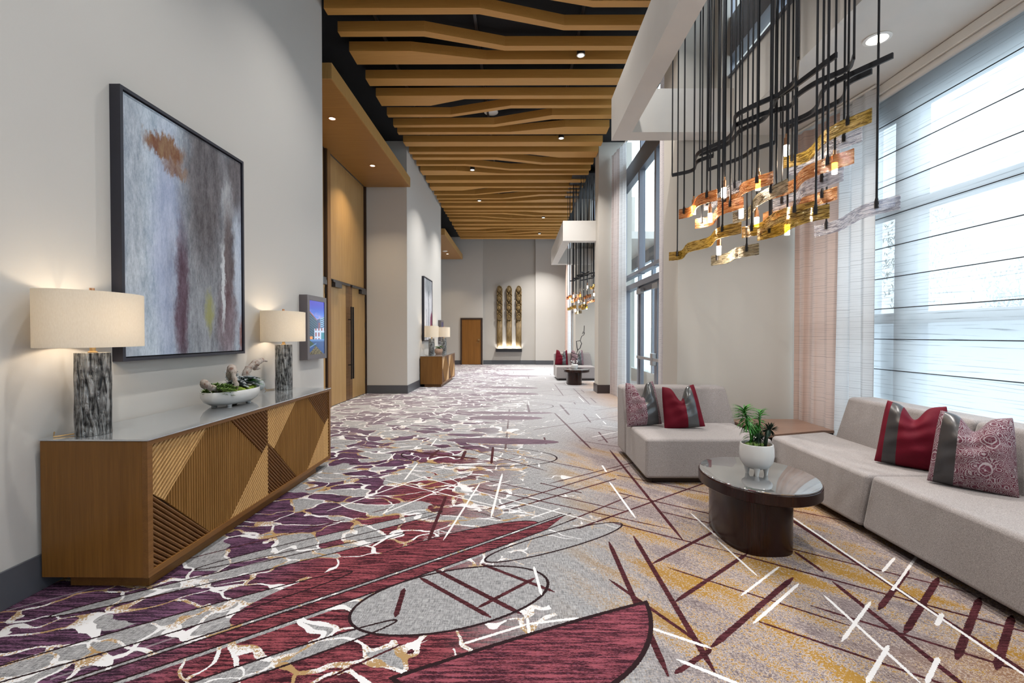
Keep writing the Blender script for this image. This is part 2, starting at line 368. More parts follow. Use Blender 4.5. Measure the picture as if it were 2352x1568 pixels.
    plum = mix(mix((0.030, 0.009, 0.013), (0.25, 0.060, 0.075), stv), mix((0.024, 0.013, 0.024), (0.150, 0.070, 0.130), stv), purple)
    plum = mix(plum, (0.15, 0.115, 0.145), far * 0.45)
    col = base; pz = 0.0; s1 = b2 = e4i = vein = web = 0.0; ln = 0.0; gpat = 0.0; cover = 0.0
    if left:
        ws = c2v(nz(xyz(x * 1.6, y * 1.6), 1, 3, 0.5, color=True))
        wp = vmul(vadd(xyz(x, y), vmul(vadd(ws, (-0.5, -0.5, -0.5)), (0.95, 0.70, 0))), (0.9, 1.45, 1))
        cell = vor(wp, 3.7, 'DISTANCE_TO_EDGE'); ci = sep(c2v(vor(wp, 3.7, 'F1', out='Color')))[0]
        nearb = 1 - sstep(1.5, 3.2, y)
        pz = 1 - sstep(-0.75, 0.15, x + wob * 0.9 - nearb * 0.35); vz = 1 - sstep(-0.35, 0.55, x + wob * 1.1 - nearb * 0.3)
        col = mix(col, plum, (ci > lin(2, 6, y, 0.16, 0.42)) * pz)
        if hit(-3.2, 0.8, 1.2, 4.2):
            u, v = rot(math.radians(38), -1.26, 2.24); vb = v - u * u * 0.012
            e1 = ell(-0.62, 2.80, 0.98, 0.235, 38)
            s1 = inn(e1) if e1 is None else inn(e1) * (vb > 0.0)
            b2 = (vb < -0.028) * (vb > -0.125) * (u < 2.17 + vb * 3.0) * (u > -1.6)
            ln = MX(MX((absn(vb) < 0.006) * (u < 2.10), (absn(vb + 0.028) < 0.006) * (u < 2.15)), (absn(vb + 0.125) < 0.006) * (u < 2.1))
            if e1 is not None: ln = MX(ln, rim(e1, 0.006) * (vb > 0.0) * (u > 0.75))
            gaps = MX((vb < 0.0) * (vb > -0.028), (vb < -0.125) * (vb > -0.155)) * (u < 2.1)
            for (cx, cy, a_, b_, an) in ((-1.55, 2.72, .9, .06, 33), (-1.25, 3.15, .8, .065, 35), (-1.7, 2.15, .9, .08, 36), (-1.05, 1.92, .55, .05, 33)):
                e = ell(cx, cy, a_, b_, an); col = MI(col, grey, inn(e)); ln = MX(ln, rim(e, 0.006))
            e3 = ell(0.285, 3.105, 0.56, 0.115, 31); e4 = ell(-0.33, 2.43, 0.53, 0.275, 22); e4i = inn(e4)
            col = MI(col, grey, MX(inn(e3), e4i)); ln = MX(ln, MX(rim(e3, 0.007), rim(e4, 0.008)))
            col = MI(col, plum, MX(s1, b2)); col = MI(col, grey, gaps)
            cover = MX(MX(s1, b2), e4i)
        open_ = 1.0 if isinstance(cover, float) else 1 - cover
        vein = (cell < lin(0.3, 0.75, nz(p0, 3.2, 2), 0.018, 0.066)) * (vz > 0.5) * (nz(p0, 1.9, 2) > 0.37) * open_
        gpat = sstep(0.50, 0.56, nz(p0, 4.5, 2) + (speck - 0.5) * 0.6) * (1 - sstep(5.5, 8, y))
        col = mix(col, mix((0.63, 0.63, 0.65), gold, gpat * 0.88), vein)
        if hit(-1.3, 1.2, -1, 8):
            ws3 = c2v(nz(xyz(x * 3.0, y * 3.0 + 7), 1, 2, color=True))
            cell2 = vor(vadd(xyz(x, y), vmul(ws3, (0.5, 0.5, 0))), 4.6, 'DISTANCE_TO_EDGE')
            midz = sstep(-0.9, -0.3, x + wob) * (1 - sstep(0.35, 0.8, x + wob * 0.8)) * (nz(p0, 2.6, 2) > 0.56)
            col = mix(col, mix((0.63, 0.63, 0.65), gold, gpat * 0.7), (cell2 < 0.027) * midz * open_)
    # dark lines
    D = [((1.117, 5.57), (1.122, 3.11), .013), ((.804, 3.18), (.814, 1.886), .015), ((.825, 2.396), (1.461, 2.931), .013), ((.822, 2.795), (1.427, 3.29), .012),
         ((.863, 2.044), (1.58, 2.643), .015), ((.524, 2.608), (.849, 2.031), .011), ((.822, 4.103), (1.552, 3.546), .010), ((.686, 3.421), (1.32, 2.983), .009),
         ((1.831, 2.339), (2.319, 2.743), .014), ((1.805, 2.152), (2.415, 2.654), .015), ((1.883, 1.981), (2.453, 2.454), .015), ((1.993, 1.923), (2.455, 2.298), .015),
         ((2.06, 3.6), (2.096, 1.8), .017), ((1.779, 2.603), (1.772, 1.8), .014), ((.65, 1.884), (.858, 2.031), .012), ((1.78, 2.96), (1.796, 2.71), .012),
         ((1.509, 2.37), (2.3, 1.75), .009), ((1.3, 3.0), (2.45, 2.12), .009), ((1.45, 3.25), (2.45, 2.5), .008), ((.616, 3.09), (.616, 1.87), .015), ((1.15, 2.25), (1.75, 1.8), .008), ((.9, 2.75), (1.6, 2.2), .007),
         ((-.613, 3.95), (-.600, 3.08), .013), ((-.56, 2.62), (-.13, 2.25), .014), ((-.50, 2.72), (.02, 2.28), .015), ((-.22, 2.78), (.20, 2.48), .013), ((-.20, 2.33), (.10, 2.62), .012),
         ((-.62, 2.50), (-.60, 2.25), .014), ((.35, 3.4), (1.0, 4.0), .008), ((.3, 4.3), (1.5, 5.2), .009), ((-.4, 4.2), (1.1, 3.3), .008), ((-.3, 3.6), (1.2, 4.9), .009), ((-.6, 4.6), (.9, 3.6), .008),
         ((-1.29, 5.458), (-.424, 5.136), .030), ((-.9, 5.9), (.3, 4.7), .009), ((-.3, 5.7), (-.28, 4.95), .015), ((.66, 8.2), (.9, 5.6), .015), ((-.95, 5.55), (-.99, 5.2), .02), ((-.62, 5.5), (-.62, 5.1), .02),
         ((.2, 9.2), (.22, 8.1), .02), ((.85, 9.2), (.9, 8.0), .02), ((1.45, 12), (1.45, 9.2), .012), ((1.05, 13), (1.05, 10.5), .012)]
    npz = 1.0 if isinstance(pz, float) else 1 - pz
    dk = many(D); fam = 0.0
    if zy1 > 3.3:
        fam = MX(family(38, 0.95, 0.010, 1.3, 0.52), family(-37, 0.8, 0.009, 4.1, 0.52))
        if zy1 > 5.5: fam = MX(fam, family(90, 0.6, 0.012, 2.2, 0.42) * (y > 5.5))
        fam = fam * (y > 3.3) * npz
    if left: fam = MX(fam, family(40, 0.42, 0.006, 8.2, 0.4) * pz)
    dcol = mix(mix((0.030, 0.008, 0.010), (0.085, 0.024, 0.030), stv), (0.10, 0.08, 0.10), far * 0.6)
    col = MI(col, dcol, MX(dk, fam)); col = MI(col, (0.020, 0.010, 0.012), ln)
    # pale dashes
    Wt = [((2.10, 3.7), (2.075, 1.8), .009), ((1.397, 1.841), (1.664, 2.067), .009), ((1.473, 2.092), (1.844, 2.409), .008), ((1.636, 1.844), (1.818, 1.992), .009), ((1.640, 2.471), (1.612, 1.844), .008),
          ((1.137, 2.217), (1.575, 2.58), .008), ((1.195, 2.456), (1.571, 2.768), .007), ((1.357, 3.129), (1.386, 2.663), .007), ((2.147, 2.718), (2.357, 2.89), .008), ((2.008, 2.213), (2.124, 2.31), .010),
          ((.628, 2.181), (.86, 2.04), .009), ((.686, 1.966), (.95, 1.78), .010), ((.872, 4.36), (.898, 3.499), .009), ((1.354, 3.6), (1.378, 3.16), .007), ((-1.05, 3.55), (-.55, 4.3), .008), ((-.95, 3.0), (-.86, 3.2), .010),
          ((-.50, 3.1), (-.35, 4.3), .008), ((-.20, 3.5), (-.15, 4.6), .010), ((.05, 2.25), (.06, 2.05), .008), ((.05, 2.20), (-.25, 2.05), .008), ((.05, 2.20), (.3, 2.25), .009),
          ((-1.5, 3.6), (-.9, 4.5), .008), ((-1.3, 4.4), (.2, 3.5), .007), ((-1.1, 4.6), (.6, 3.4), .007), ((.1, 2.75), (.13, 2.45), .008)]
    famw = family(40, 0.5, 0.007, 5.5, 0.36)
    if zy1 > 3.5: famw = MX(famw, MX(family(90, 0.6, 0.009, 7.9, 0.36), family(-36, 0.8, 0.006, 9.3, 0.32)) * (y > 3.6))
    if not isinstance(cover, float): famw = famw * (1 - cover)
    if left: famw = famw * (1 - pz * 0.8 * (y < 4))
    col = MI(col, (0.70, 0.69, 0.70), MX(many(Wt), famw) * 0.9)
    # large lens at the camera's feet, and its repeats along the hall
    if hit(-.9, .8, 1.5, 2.5):
        ex = x + 0.05; ey = y - 2.40; circ = mth('SQRT', ex * ex + ey * ey) - 0.72
        hp = (y - 2.399) - (x - 0.687) * 0.406 + (x - 0.687) * (x - 0.687) * 0.05
        big = mxx(circ, hp * 0.93)
        bl = mix(mix((0.036, 0.010, 0.015), (0.26, 0.065, 0.085), stv), (0.15, 0.07, 0.12), lin(0.5, 0.75, st2) * 0.5)
        col = mix(col, bl, (big < 0.0) * (x > -0.62)); col = mix(col, (0.020, 0.010, 0.012), (absn(big) < 0.011) * (x > -0.62))
    lz = 0.0
    for a in ((-.2, 6.02, .74, .17, -4), (-.24, 8.2, .86, .13, 0), (-.2, 7.72, .62, .19, -3), (-.25, 12.15, .80, .20, -10), (-.15, 10.9, .66, .20, -8), (-.1, 15.6, .8, .25, -4), (.0, 18.4, .7, .25, 0)): lz = MX(lz, inn(ell(*a)))
    col = MI(col, mix((0.070, 0.04, 0.060), (0.16, 0.105, 0.14), stv), lz)
    col = MI(col, (0.020, 0.010, 0.012), MX(rim(ell(-.45, 5.28, .90, .42, -6), 0.009), rim(ell(.0, 9.0, .7, .5, 0), 0.010)))
    if zy1 > 5: col = mix(col, mix(col, (0.70, 0.70, 0.74), 0.30), far * 0.6)  # distant carpet paled in colour to stand in for window sheen
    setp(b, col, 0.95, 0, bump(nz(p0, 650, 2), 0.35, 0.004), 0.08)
    return m
CX, CY = [-3.9, -0.15, 1.15, 3.7], [-5.0, 3.5, 6.0, YEND]
CARPET = [carpet(CX[i], CX[i + 1], CY[j], CY[j + 1], 'zone_%d_%d' % (j, i)) for j in range(3) for i in range(3)]

def painting(name, y0, y1, z0, z1, kind):
    m, b = material(name); p = pos(); x, y, z = sep(p)
    u = (y - y0) / (y1 - y0); v = (z - z0) / (z1 - z0)
    wu = u + (nz(vmul(p, (1, 9, 5)), 1, 5, 0.75) - 0.5) * 0.13; wv = v + (nz(vmul(p, (1, 14, 6)), 1, 5, 0.75) - 0.5) * 0.20
    streak = nz(vmul(p, (1, 13, 3)), 1, 5, 0.75); scr = nz(vmul(p, (1, 70, 26)), 1, 3, 0.8)
    def blob(cu, cv, ru, rv, soft=0.5):
        a = (wu - cu) / ru; c = (wv - cv) / rv; d = mth('SQRT', a * a + c * c); return 1 - sstep(1 - soft, 1 + soft, d)
    tex = clamp((streak - 0.5) * 2.6 + 0.5 + (scr - 0.5) * 1.6)
    if kind == 1:
        c = mix((0.30, 0.38, 0.48), (0.62, 0.70, 0.79), tex)
        c = mix(c, (0.30, 0.34, 0.58), blob(.32, .45, .12, .45) * 0.45)
        c = mix(c, mix((0.22, 0.24, 0.28), (0.42, 0.46, 0.52), tex), blob(.05, .55, .10, .7) * 0.5)
        c = mix(c, mix((0.10, 0.10, 0.11), (0.30, 0.31, 0.34), tex), blob(.62, .30, .26, .45) * 0.85)
        c = mix(c, mix((0.045, 0.038, 0.042), (0.17, 0.155, 0.165), tex), blob(.62, .82, .20, .42) * 0.95)
        c = mix(c, mix((0.05, 0.042, 0.045), (0.16, 0.14, 0.15), tex), blob(.97, .88, .20, .22) * 0.95)
        c = mix(c, mix((0.35, 0.38, 0.42), (0.55, 0.58, 0.62), tex), blob(.83, .72, .05, .14) * 0.8)
        c = mix(c, mix((0.33, 0.38, 0.50), (0.50, 0.56, 0.66), tex), blob(.97, .42, .09, .30) * 0.75)
        c = mix(c, mix((0.045, 0.012, 0.025), (0.15, 0.10, 0.14), tex), blob(.41, .24, .05, .32) * 0.97)
        c = mix(c, mix((0.035, 0.02, 0.022), (0.13, 0.095, 0.095), tex), blob(.84, .45, .06, .30) * 0.9)
        c = mix(c, mix((0.06, 0.015, 0.02), (0.22, 0.16, 0.19), tex), blob(.82, .16, .10, .2) * 0.8)
        c = mix(c, (0.62, 0.66, 0.70), blob(.78, .33, .018, .20) * 0.8)
        c = mix(c, (0.30, 0.30, 0.10), blob(.64, .20, .035, .09) * 0.8)
        c = mix(c, mix((0.16, 0.045, 0.012), (0.27, 0.16, 0.07), tex), blob(.30, .86, .14, .05, .3) * 0.95)
        c = mix(c, mix((0.15, 0.05, 0.02), (0.30, 0.22, 0.16), tex), blob(.38, .79, .09, .035, .4) * 0.9)
        c = mix(c, (0.20, 0.045, 0.012), blob(1.0, .06, .05, .14) * 0.85)
    else:
        c = mix((0.45, 0.47, 0.52), (0.70, 0.70, 0.74), tex)
        c = mix(c, mix((0.07, 0.09, 0.11), (0.28, 0.31, 0.34), tex), blob(.55, .90, .45, .17) * 0.9)
        c = mix(c, (0.05, 0.06, 0.09), (absn(wu - 0.55) < 0.025) * (v < 0.8) * 0.9)
        c = mix(c, (0.05, 0.06, 0.09), (absn(wu - 0.30) < 0.02) * (v < 0.5) * 0.7)
        c = mix(c, (0.20, 0.035, 0.09), blob(.95, .25, .22, .22, .15))
        c = mix(c, (0.05, 0.06, 0.09), blob(.15, .1, .2, .06) * 0.8)
    setp(b, c, 0.5, 0, bump(scr, 0.3, 0.003), 0.3); return m
def screen_mat(name, y0, y1, z0, z1, k=1.0):
    m, b = material(name); p = pos(); x, y, z = sep(p); u = (y - y0) / (y1 - y0); v = (z - z0) / (z1 - z0)
    c = mix((0.06, 0.22, 0.75), (0.004, 0.012, 0.50), sstep(0.62, 1.0, v)); c = mix(c, (0.45, 0.33, 0.6), (1 - sstep(0.0, 0.16, absn(v - 0.66 - (0.5 - u) * 0.1))) * lin(.45, .7, nz(vmul(p, (1, 8, 30)), 1, 3)))
    fl = (mth('FRACT', v * 22 + u * 5) < 0.5); mu = (mth('FRACT', u * 14) < 0.75)
    tower = (v < 0.80 - u * 0.32) * (u < 0.55) ; c = mix(c, mix((0.008, 0.025, 0.05), (0.02, 0.13, 0.24), fl * mu), tower)
    c = mix(c, (0.35, 0.06, 0.02), (absn(v - 0.80 + u * 0.32) < 0.008) * (u < 0.5))
    bl = (v < 0.58 + u * 0.14) * (u > 0.5); c = mix(c, mix((0.02, 0.05, 0.16), (0.25, 0.5, 0.75), (mth('FRACT', v * 26 - u * 3) < 0.45) * (u > 0.7)), bl)
    c = mix(c, (0.25, 0.03, 0.03), (absn(u - 0.66) < 0.07) * (absn(v - 0.53) < 0.07) * (mth('FRACT', v * 40) < 0.7))
    low = (v < 0.47 + u * 0.03) * (v > 0.28) * (u > 0.32); c = mix(c, mix((0.55, 0.65, 0.85), (0.25, 0.03, 0.04), (mth('FRACT', u * 5.0 + 0.1) < 0.45) * (mth('FRACT', v * 9.0) < 0.7)), low)
    c = mix(c, (0.02, 0.22, 0.30), (u > 0.78) * (v < 0.41) * (v > 0.28))
    c = mix(c, (1.0, 0.35, 0.08), (absn(u - 0.12) < 0.08) * (absn(v - 0.31) < 0.025))
    grd = v < 0.28; c = mix(c, mix((0.01, 0.06, 0.22), (0.12, 0.28, 0.6), sstep(0.22, 0.28, v)), grd)
    c = mix(c, (0.01, 0.05, 0.02), (v < 0.27 - u * 0.25) * (v > 0.15) * (u < 0.5)); c = mix(c, (0.12, 0.24, 0.45), (absn(v - 0.13 - u * 0.16) < 0.012) * (u < 0.45))
    c = mix(c, mix((0.02, 0.018, 0.01), (0.22, 0.18, 0.08), lin(.4, .6, nz(vmul(p, (1, 60, 60)), 1, 3))), (v < 0.16 - absn(u - 0.42) * 0.32))
    setp(b, (0.01, 0.01, 0.01), 0.15); put(b.inputs['Emission Color'], c); put(b.inputs['Emission Strength'], 1.1 * k); return m

# ------------------------------------------------------------------ mesh helpers (all shapes are written in world coordinates)
WLOC = {}
class MB:
    def __init__(s): s.v = []; s.f = []; s.mi = []; s.cur = 0
    def add(s, vs, fs):
        o = len(s.v); s.v += [tuple(v) for v in vs]; s.f += [tuple(i + o for i in f) for f in fs]; s.mi += [s.cur] * len(fs); return s
    def box(s, x0, x1, y0, y1, z0, z1):
        vs = [(x, y, z) for z in (z0, z1) for y in (y0, y1) for x in (x0, x1)]
        return s.add(vs, [(0, 2, 3, 1), (4, 5, 7, 6), (0, 1, 5, 4), (2, 6, 7, 3), (0, 4, 6, 2), (1, 3, 7, 5)])
    def prism(s, poly, z0, z1, f=lambda a, b, h: (a, b, h)):
        n = len(poly); area = sum(poly[i][0] * poly[(i + 1) % n][1] - poly[(i + 1) % n][0] * poly[i][1] for i in range(n))
        if area < 0: poly = poly[::-1]
        vs = [f(a, b, z0) for a, b in poly] + [f(a, b, z1) for a, b in poly]
        fs = [tuple(range(n))[::-1], tuple(range(n, 2 * n))] + [(i, (i + 1) % n, n + (i + 1) % n, n + i) for i in range(n)]
        return s.add(vs, fs)
    def tube(s, pts, r, n=8, cap=True):
        pts = [Vector(p) for p in pts]; rs = r if isinstance(r, (list, tuple)) else [r] * len(pts); o = len(s.v); vs = []; up = None
        for i, p in enumerate(pts):
            t = (pts[min(i + 1, len(pts) - 1)] - pts[max(i - 1, 0)]).normalized()
            if up is None: up = Vector((0, 0, 1)) if abs(t.z) < 0.9 else Vector((1, 0, 0))
            a = t.cross(up); a = a.normalized() if a.length > 1e-6 else Vector((1, 0, 0)); b = a.cross(t).normalized(); up = b
            for k in range(n): an = 2 * PI * k / n; vs.append(p + (a * math.cos(an) + b * math.sin(an)) * rs[i])
        fs = [(i * n + k, i * n + (k + 1) % n, (i + 1) * n + (k + 1) % n, (i + 1) * n + k) for i in range(len(pts) - 1) for k in range(n)]
        if cap: fs += [tuple(range(n))[::-1], tuple((len(pts) - 1) * n + k for k in range(n))]
        return s.add(vs, fs)
    def lathe(s, prof, c, n=32, sx=1.0, sy=1.0, rot=0.0, cap=True):
        vs = []; ca, sa = math.cos(rot), math.sin(rot)
        for r, z in prof:
            for k in range(n):
                a = 2 * PI * k / n; px, py = r * math.cos(a) * sx, r * math.sin(a) * sy
                vs.append((c[0] + px * ca - py * sa, c[1] + px * sa + py * ca, c[2] + z))
        m = len(prof); fs = [(i * n + k, i * n + (k + 1) % n, (i + 1) * n + (k + 1) % n, (i + 1) * n + k) for i in range(m - 1) for k in range(n)]
        if cap: fs += [tuple(range(n))[::-1], tuple((m - 1) * n + k for k in range(n))]
        return s.add(vs, fs)
    def quad(s, a, b, c, d): return s.add([a, b, c, d], [(0, 1, 2, 3)])
    def sphere(s, c, r, n=10, m=7, sz=1.0):
        prof = [(max(1e-4, r * math.sin(PI * i / m)), -r * sz * math.cos(PI * i / m)) for i in range(m + 1)]
        return s.lathe(prof, c, n)
    def build(s, name, mat, parent=None, smooth=False, bevel=0.0, seg=2, label=None, kind=None, loc=None):
        if loc is None:
            if parent is not None: loc = Vector(WLOC[parent.name])
            else:
                xs, ys, zs = zip(*s.v); loc = Vector(((min(xs) + max(xs)) / 2, (min(ys) + max(ys)) / 2, min(zs)))
        loc = Vector(loc); me = bpy.data.meshes.new(name)
        me.from_pydata([(v[0] - loc.x, v[1] - loc.y, v[2] - loc.z) for v in s.v], [], s.f)
        for mm in (mat if isinstance(mat, (list, tuple)) else [mat]): me.materials.append(mm)
        if isinstance(mat, (list, tuple)): me.polygons.foreach_set('material_index', s.mi)
        if smooth:
            me.polygons.foreach_set('use_smooth', [True] * len(me.polygons))
            if smooth is True: me.set_sharp_from_angle(angle=math.radians(40))
        me.update(); o = bpy.data.objects.new(name, me); COL.objects.link(o)
        if parent is not None: o.parent = parent; o.location = loc - Vector(WLOC[parent.name])
        else: o.location = loc
        WLOC[o.name] = tuple(loc)
        if bevel:
            bv = o.modifiers.new('bevel', 'BEVEL'); bv.width = bevel; bv.segments = seg; bv.limit_method = 'ANGLE'; bv.angle_limit = math.radians(35)
            me.polygons.foreach_set('use_smooth', [True] * len(me.polygons)); me.set_sharp_from_angle(angle=math.radians(35)); bv.harden_normals = True
        if label: o['label'] = label
        if kind: o['kind'] = kind
        return o
def tag(o, label, cat, group=None, kind=None):
    o['label'] = label; o['category'] = cat
    if group: o['group'] = group
    if kind: o['kind'] = kind
    return o
def thing(name, loc, label, cat, group=None):
    o = bpy.data.objects.new(name, None); COL.objects.link(o); o.location = loc; WLOC[o.name] = tuple(loc); o.empty_display_size = 0.1
    return tag(o, label, cat, group)
def structure(name, mb, mat, parent=None, label=None, **kw):
    o = mb.build(name, mat, parent, **kw)
    if parent is None: o['kind'] = 'structure'
    if label: o['label'] = label
    return o
def copy_tree(o, offset=None, parent=None, label=None, group=None):
    c = o.copy(); COL.objects.link(c)
    if parent is not None: c.parent = parent
    if offset is not None: c.location = Vector(o.location) + Vector(offset)
    if label: c['label'] = label
    if group: c['group'] = group
    for ch in list(o.children): copy_tree(ch, None, c)
    return c
def area(name, loc, rot, size, power, color, size_y=None, spread=None):
    d = bpy.data.lights.new(name, 'AREA'); d.energy = power; d.color = color; d.size = size
    d.spread = spread if spread else PI
    if size_y: d.shape = 'RECTANGLE'; d.size_y = size_y
    else: d.shape = 'DISK'
    o = bpy.data.objects.new(name, d); COL.objects.link(o); o.location = loc; o.rotation_euler = rot; return o
def point(name, loc, power, color, r=0.03, parent=None):
    d = bpy.data.lights.new(name, 'POINT'); d.energy = power; d.color = color; d.shadow_soft_size = r
    o = bpy.data.objects.new(name, d); COL.objects.link(o)
    if parent is not None: o.parent = parent; o.location = Vector(loc) - Vector(WLOC[parent.name])
    else: o.location = loc
    return o

WX, DX = -2.60, -3.58              # left wall plane, door recess plane
YE = 21.5                          # end wall
CZ = 5.93                          # ceiling
PER = 9.75                         # the hall repeats every 9.75 m
PW = 2.45                          # plane of the upper glass wall

# ------------------------------------------------------------------ shell
fl = MB().box(-3.9, 3.7, -5, YE + 0.4, -0.1, -0.004)
for j in range(3):
    for i in range(3):
        fl.cur = 3 * j + i; fl.add([(CX[i], CY[j], 0), (CX[i + 1], CY[j], 0), (CX[i + 1], CY[j + 1], 0), (CX[i], CY[j + 1], 0)], [(0, 1, 2, 3)])
structure('floor', fl, CARPET)
ceil = structure('ceiling', MB().box(-3.9, 2.58, -5, YE + 0.4, CZ, CZ + 0.15), M['black_ceil'])
structure('wall_left', MB().box(WX - 0.25, WX, -5, 6.157, 0, CZ), M['wall'])
structure('wall_left', MB().box(DX - 0.2, WX, 10.86, 15.7, 0, CZ), M['wall'])
structure('wall_left', MB().box(DX - 0.25, DX - 0.02, 15.7, YE + 0.1, 0, CZ), M['wall'])
structure('wall_left', MB().box(DX - 0.25, DX - 0.07, 6.0, 10.9, 0, CZ), M['wall'])
structure('wall_left', MB().box(DX - 0.1, WX - 0.25, 5.95, 6.157, 0, CZ), M['wall'])
structure('wall_back', MB().box(-3.9, 3.8, -5.2, -5, 0, CZ), M['wall'])
# end wall: two proud panels either side of a niche
structure('wall_far', MB().box(DX - 0.1, -1.611, YE, YE + 0.3, 0, CZ), M['wall'])
structure('wall_far', MB().box(0.841, 2.9, YE, YE + 0.3, 0, CZ), M['wall'])
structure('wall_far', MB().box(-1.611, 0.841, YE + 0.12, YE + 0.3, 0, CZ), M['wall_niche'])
# baseboards
BH = 0.195
structure('baseboard_left', MB().box(WX, WX + 0.014, -5, 6.157, 0, BH), M['base_grey'], bevel=0.003)
structure('baseboard_left', MB().box(WX, WX + 0.014, 10.86, 15.7, 0, BH), M['base_grey'], bevel=0.003)
structure('baseboard_left', MB().box(DX, WX + 0.014, 10.846, 10.86, 0, BH), M['base_grey'], bevel=0.003)
structure('baseboard_far', MB().box(DX, -2.66, YE - 0.014, YE, 0, BH), M['base_grey'])
structure('baseboard_far', MB().box(-1.60, 0.841, YE + 0.105, YE + 0.12, 0, BH), M['base_grey'])
structure('baseboard_far', MB().box(0.841, 2.4, YE - 0.014, YE, 0, BH), M['base_grey'])

# right side: piers, bump-out bays with low soffit, clerestory glass above
BO = 3.62                          # outer glass plane of the bump-out
def bay(y0, y1, n):
    """window bay between two piers; soffit at 3.77, clerestory above"""
    structure('wall_right', MB().box(1.92, BO + 0.25, y1, y1 + 0.55, 0, CZ), M['wall_warm'])                  # pier and cross wall
    structure('baseboard_right', MB().box(1.90, 2.45, y1 - 0.014, y1 + 0.564, 0, BH), M['base_brown'], bevel=0.004)
    structure('ceiling_soffit', MB().box(PW, BO + 0.25, y0, y1, 3.77, 3.95), M['plaster'])
    structure('wall_right', MB().box(PW, PW + 0.12, y0, y1, 3.95, 4.35), M['plaster'])
    structure('trim_%d' % n, MB().box(PW - 0.02, PW + 0.16, y0, y1, 4.35, 4.38), M['band_grey'])
    structure('trim_%d' % (n + 1), MB().box(PW, PW + 0.14, y0, y1, 4.60, 5.05), M['frame_grey'])
    w = structure('window_%d' % n, MB().box(PW + 0.02, PW + 0.10, y0, y1, 5.80, CZ), M['frame_grey'])
    for k in range(6):
        yy = y1 - 0.03 - k * 1.05
        if yy < y0: break
        MB().box(PW, PW + 0.1, yy - 0.03, yy + 0.03, 4.35, 5.85).build('mullion', M['frame_grey'], w)
    MB().box(PW + 0.05, PW + 0.058, y0, y1, 4.37, 5.85).build('pane', M['glass'], w)
    structure('trim_%d' % (n + 2), MB().box(PW - 0.09, PW, y1 - 0.16, y1, 3.77, CZ), M['wall_warm'])
bay(-5.0, 5.56, 1)
bay(11.49, 15.31, 4)
# column between door bay and second window bay
structure('wall_right', MB().box(1.92, PW + 0.25, 10.98, 11.49, 0, CZ), M['wall_warm'])
structure('baseboard_right', MB().box(1.895, PW, 10.955, 11.515, 0, 0.20), M['base_brown'], bevel=0.006)
# low roof upstand and outer faces
structure('wall_right', MB().box(BO, BO + 0.12, -5, 5.56, 0, 0.35), M['wall'])
structure('wall_right', MB().box(BO, BO + 0.12, 11.49, 15.31, 0, 0.35), M['wall'])

# hanging box frames round the chandeliers
def ring(y0, y1):
    zb, zt, xo, xi = 3.69, 4.18, 1.112, 1.30
    mb = MB().box(xo, xi, y0, y1, zb, zt).box(xi, PW, y1 - 0.23, y1, zb, zt).box(xi, PW, y0, y0 + 0.23, zb, zt)
    structure('ceiling_soffit', mb, M['plaster'])
ring(1.6, 5.52); ring(1.6 + PER, 5.50 + PER)

# ------------------------------------------------------------------ wooden baffles under the black ceiling
XL, XR, PB = -2.556, 1.90, 5.10
BF = {  # near edge polyline, far edge polyline of the underside
 0: ([(XL, 5.72), (-.25, 5.72), (.95, 6.02), (XR, 6.03)], [(XL, 5.84), (-.24, 5.84), (.99, 6.138), (XR, 6.146)]),
 1: ([(XL, 6.117), (-.502, 6.13), (.648, 6.485), (XR, 6.497)], [(XL, 6.247), (-.512, 6.254), (.648, 6.593), (XR, 6.606)]),
 2: ([(XL, 6.585), (-1.322, 6.588), (-.186, 6.935), (XR, 6.955)], [(XL, 6.702), (-1.353, 6.708), (-.196, 7.052), (XR, 7.066)]),
 3: ([(XL, 7.034), (-1.616, 7.044), (-.486, 7.27), (XR, 7.294)], [(XL, 7.385), (XR, 7.409)]),
 4: ([(XL, 7.787), (XR, 7.808)], [(XL, 8.02), (XR, 8.034)]),
 5: ([(XL, 8.352), (-.95, 8.352), (XR, 8.375)], [(XL, 8.718), (-1.636, 8.718), (-.965, 8.479), (XR, 8.496)]),
 6: ([(XL, 9.058), (-1.306, 9.071), (-.131, 8.722), (XR, 8.724)], [(XL, 9.174), (-1.321, 9.174), (-.132, 8.835), (XR, 8.837)]),
 7: ([(XL, 9.514), (-.476, 9.50), (.671, 9.111), (XR, 9.11)], [(XL, 9.621), (-.482, 9.62), (.684, 9.284), (XR, 9.282)]),
 8: ([(XL, 9.842), (-.174, 9.851), (.982, 9.621), (XR, 9.63)], [(XL, 9.971), (XR, 9.978)]),
 9: ([(XL, 10.34), (XR, 10.377)], [(XL, 10.587), (XR, 10.614)])}
BF[10] = ([(XL, 10.90), (XR, 10.928)], [(XL, 11.043), (.298, 11.071), (1.002, 11.281), (XR, 11.29)])
BF[11] = ([(XL, 11.236), (-.507, 11.256), (.623, 11.601), (XR, 11.613)], [(XL, 11.395), (-.534, 11.415), (.611, 11.738), (XR, 11.75)])
def baffle(k, dy=0.0):
    nr, fr = BF[k]; poly = [(a, b + dy) for a, b in nr] + [(a, b + dy) for a, b in fr[::-1]]
    if max(b for a, b in poly) > YE - 0.02: return
    MB().prism(poly, 5.69, 5.835).build('baffle', M['baffle'], ceil)
for k in range(0, 12): baffle(k)
for rep in range(1, 3):
    for k in range(2, 12): baffle(k, rep * PB)
# hanger battens above the baffles
for xx in (-2.0, -0.6, 0.9):
    MB().box(xx - 0.02, xx + 0.02, 5.7, YE, 5.84, 5.88).build('hanger_rail', M['black_metal'], ceil)

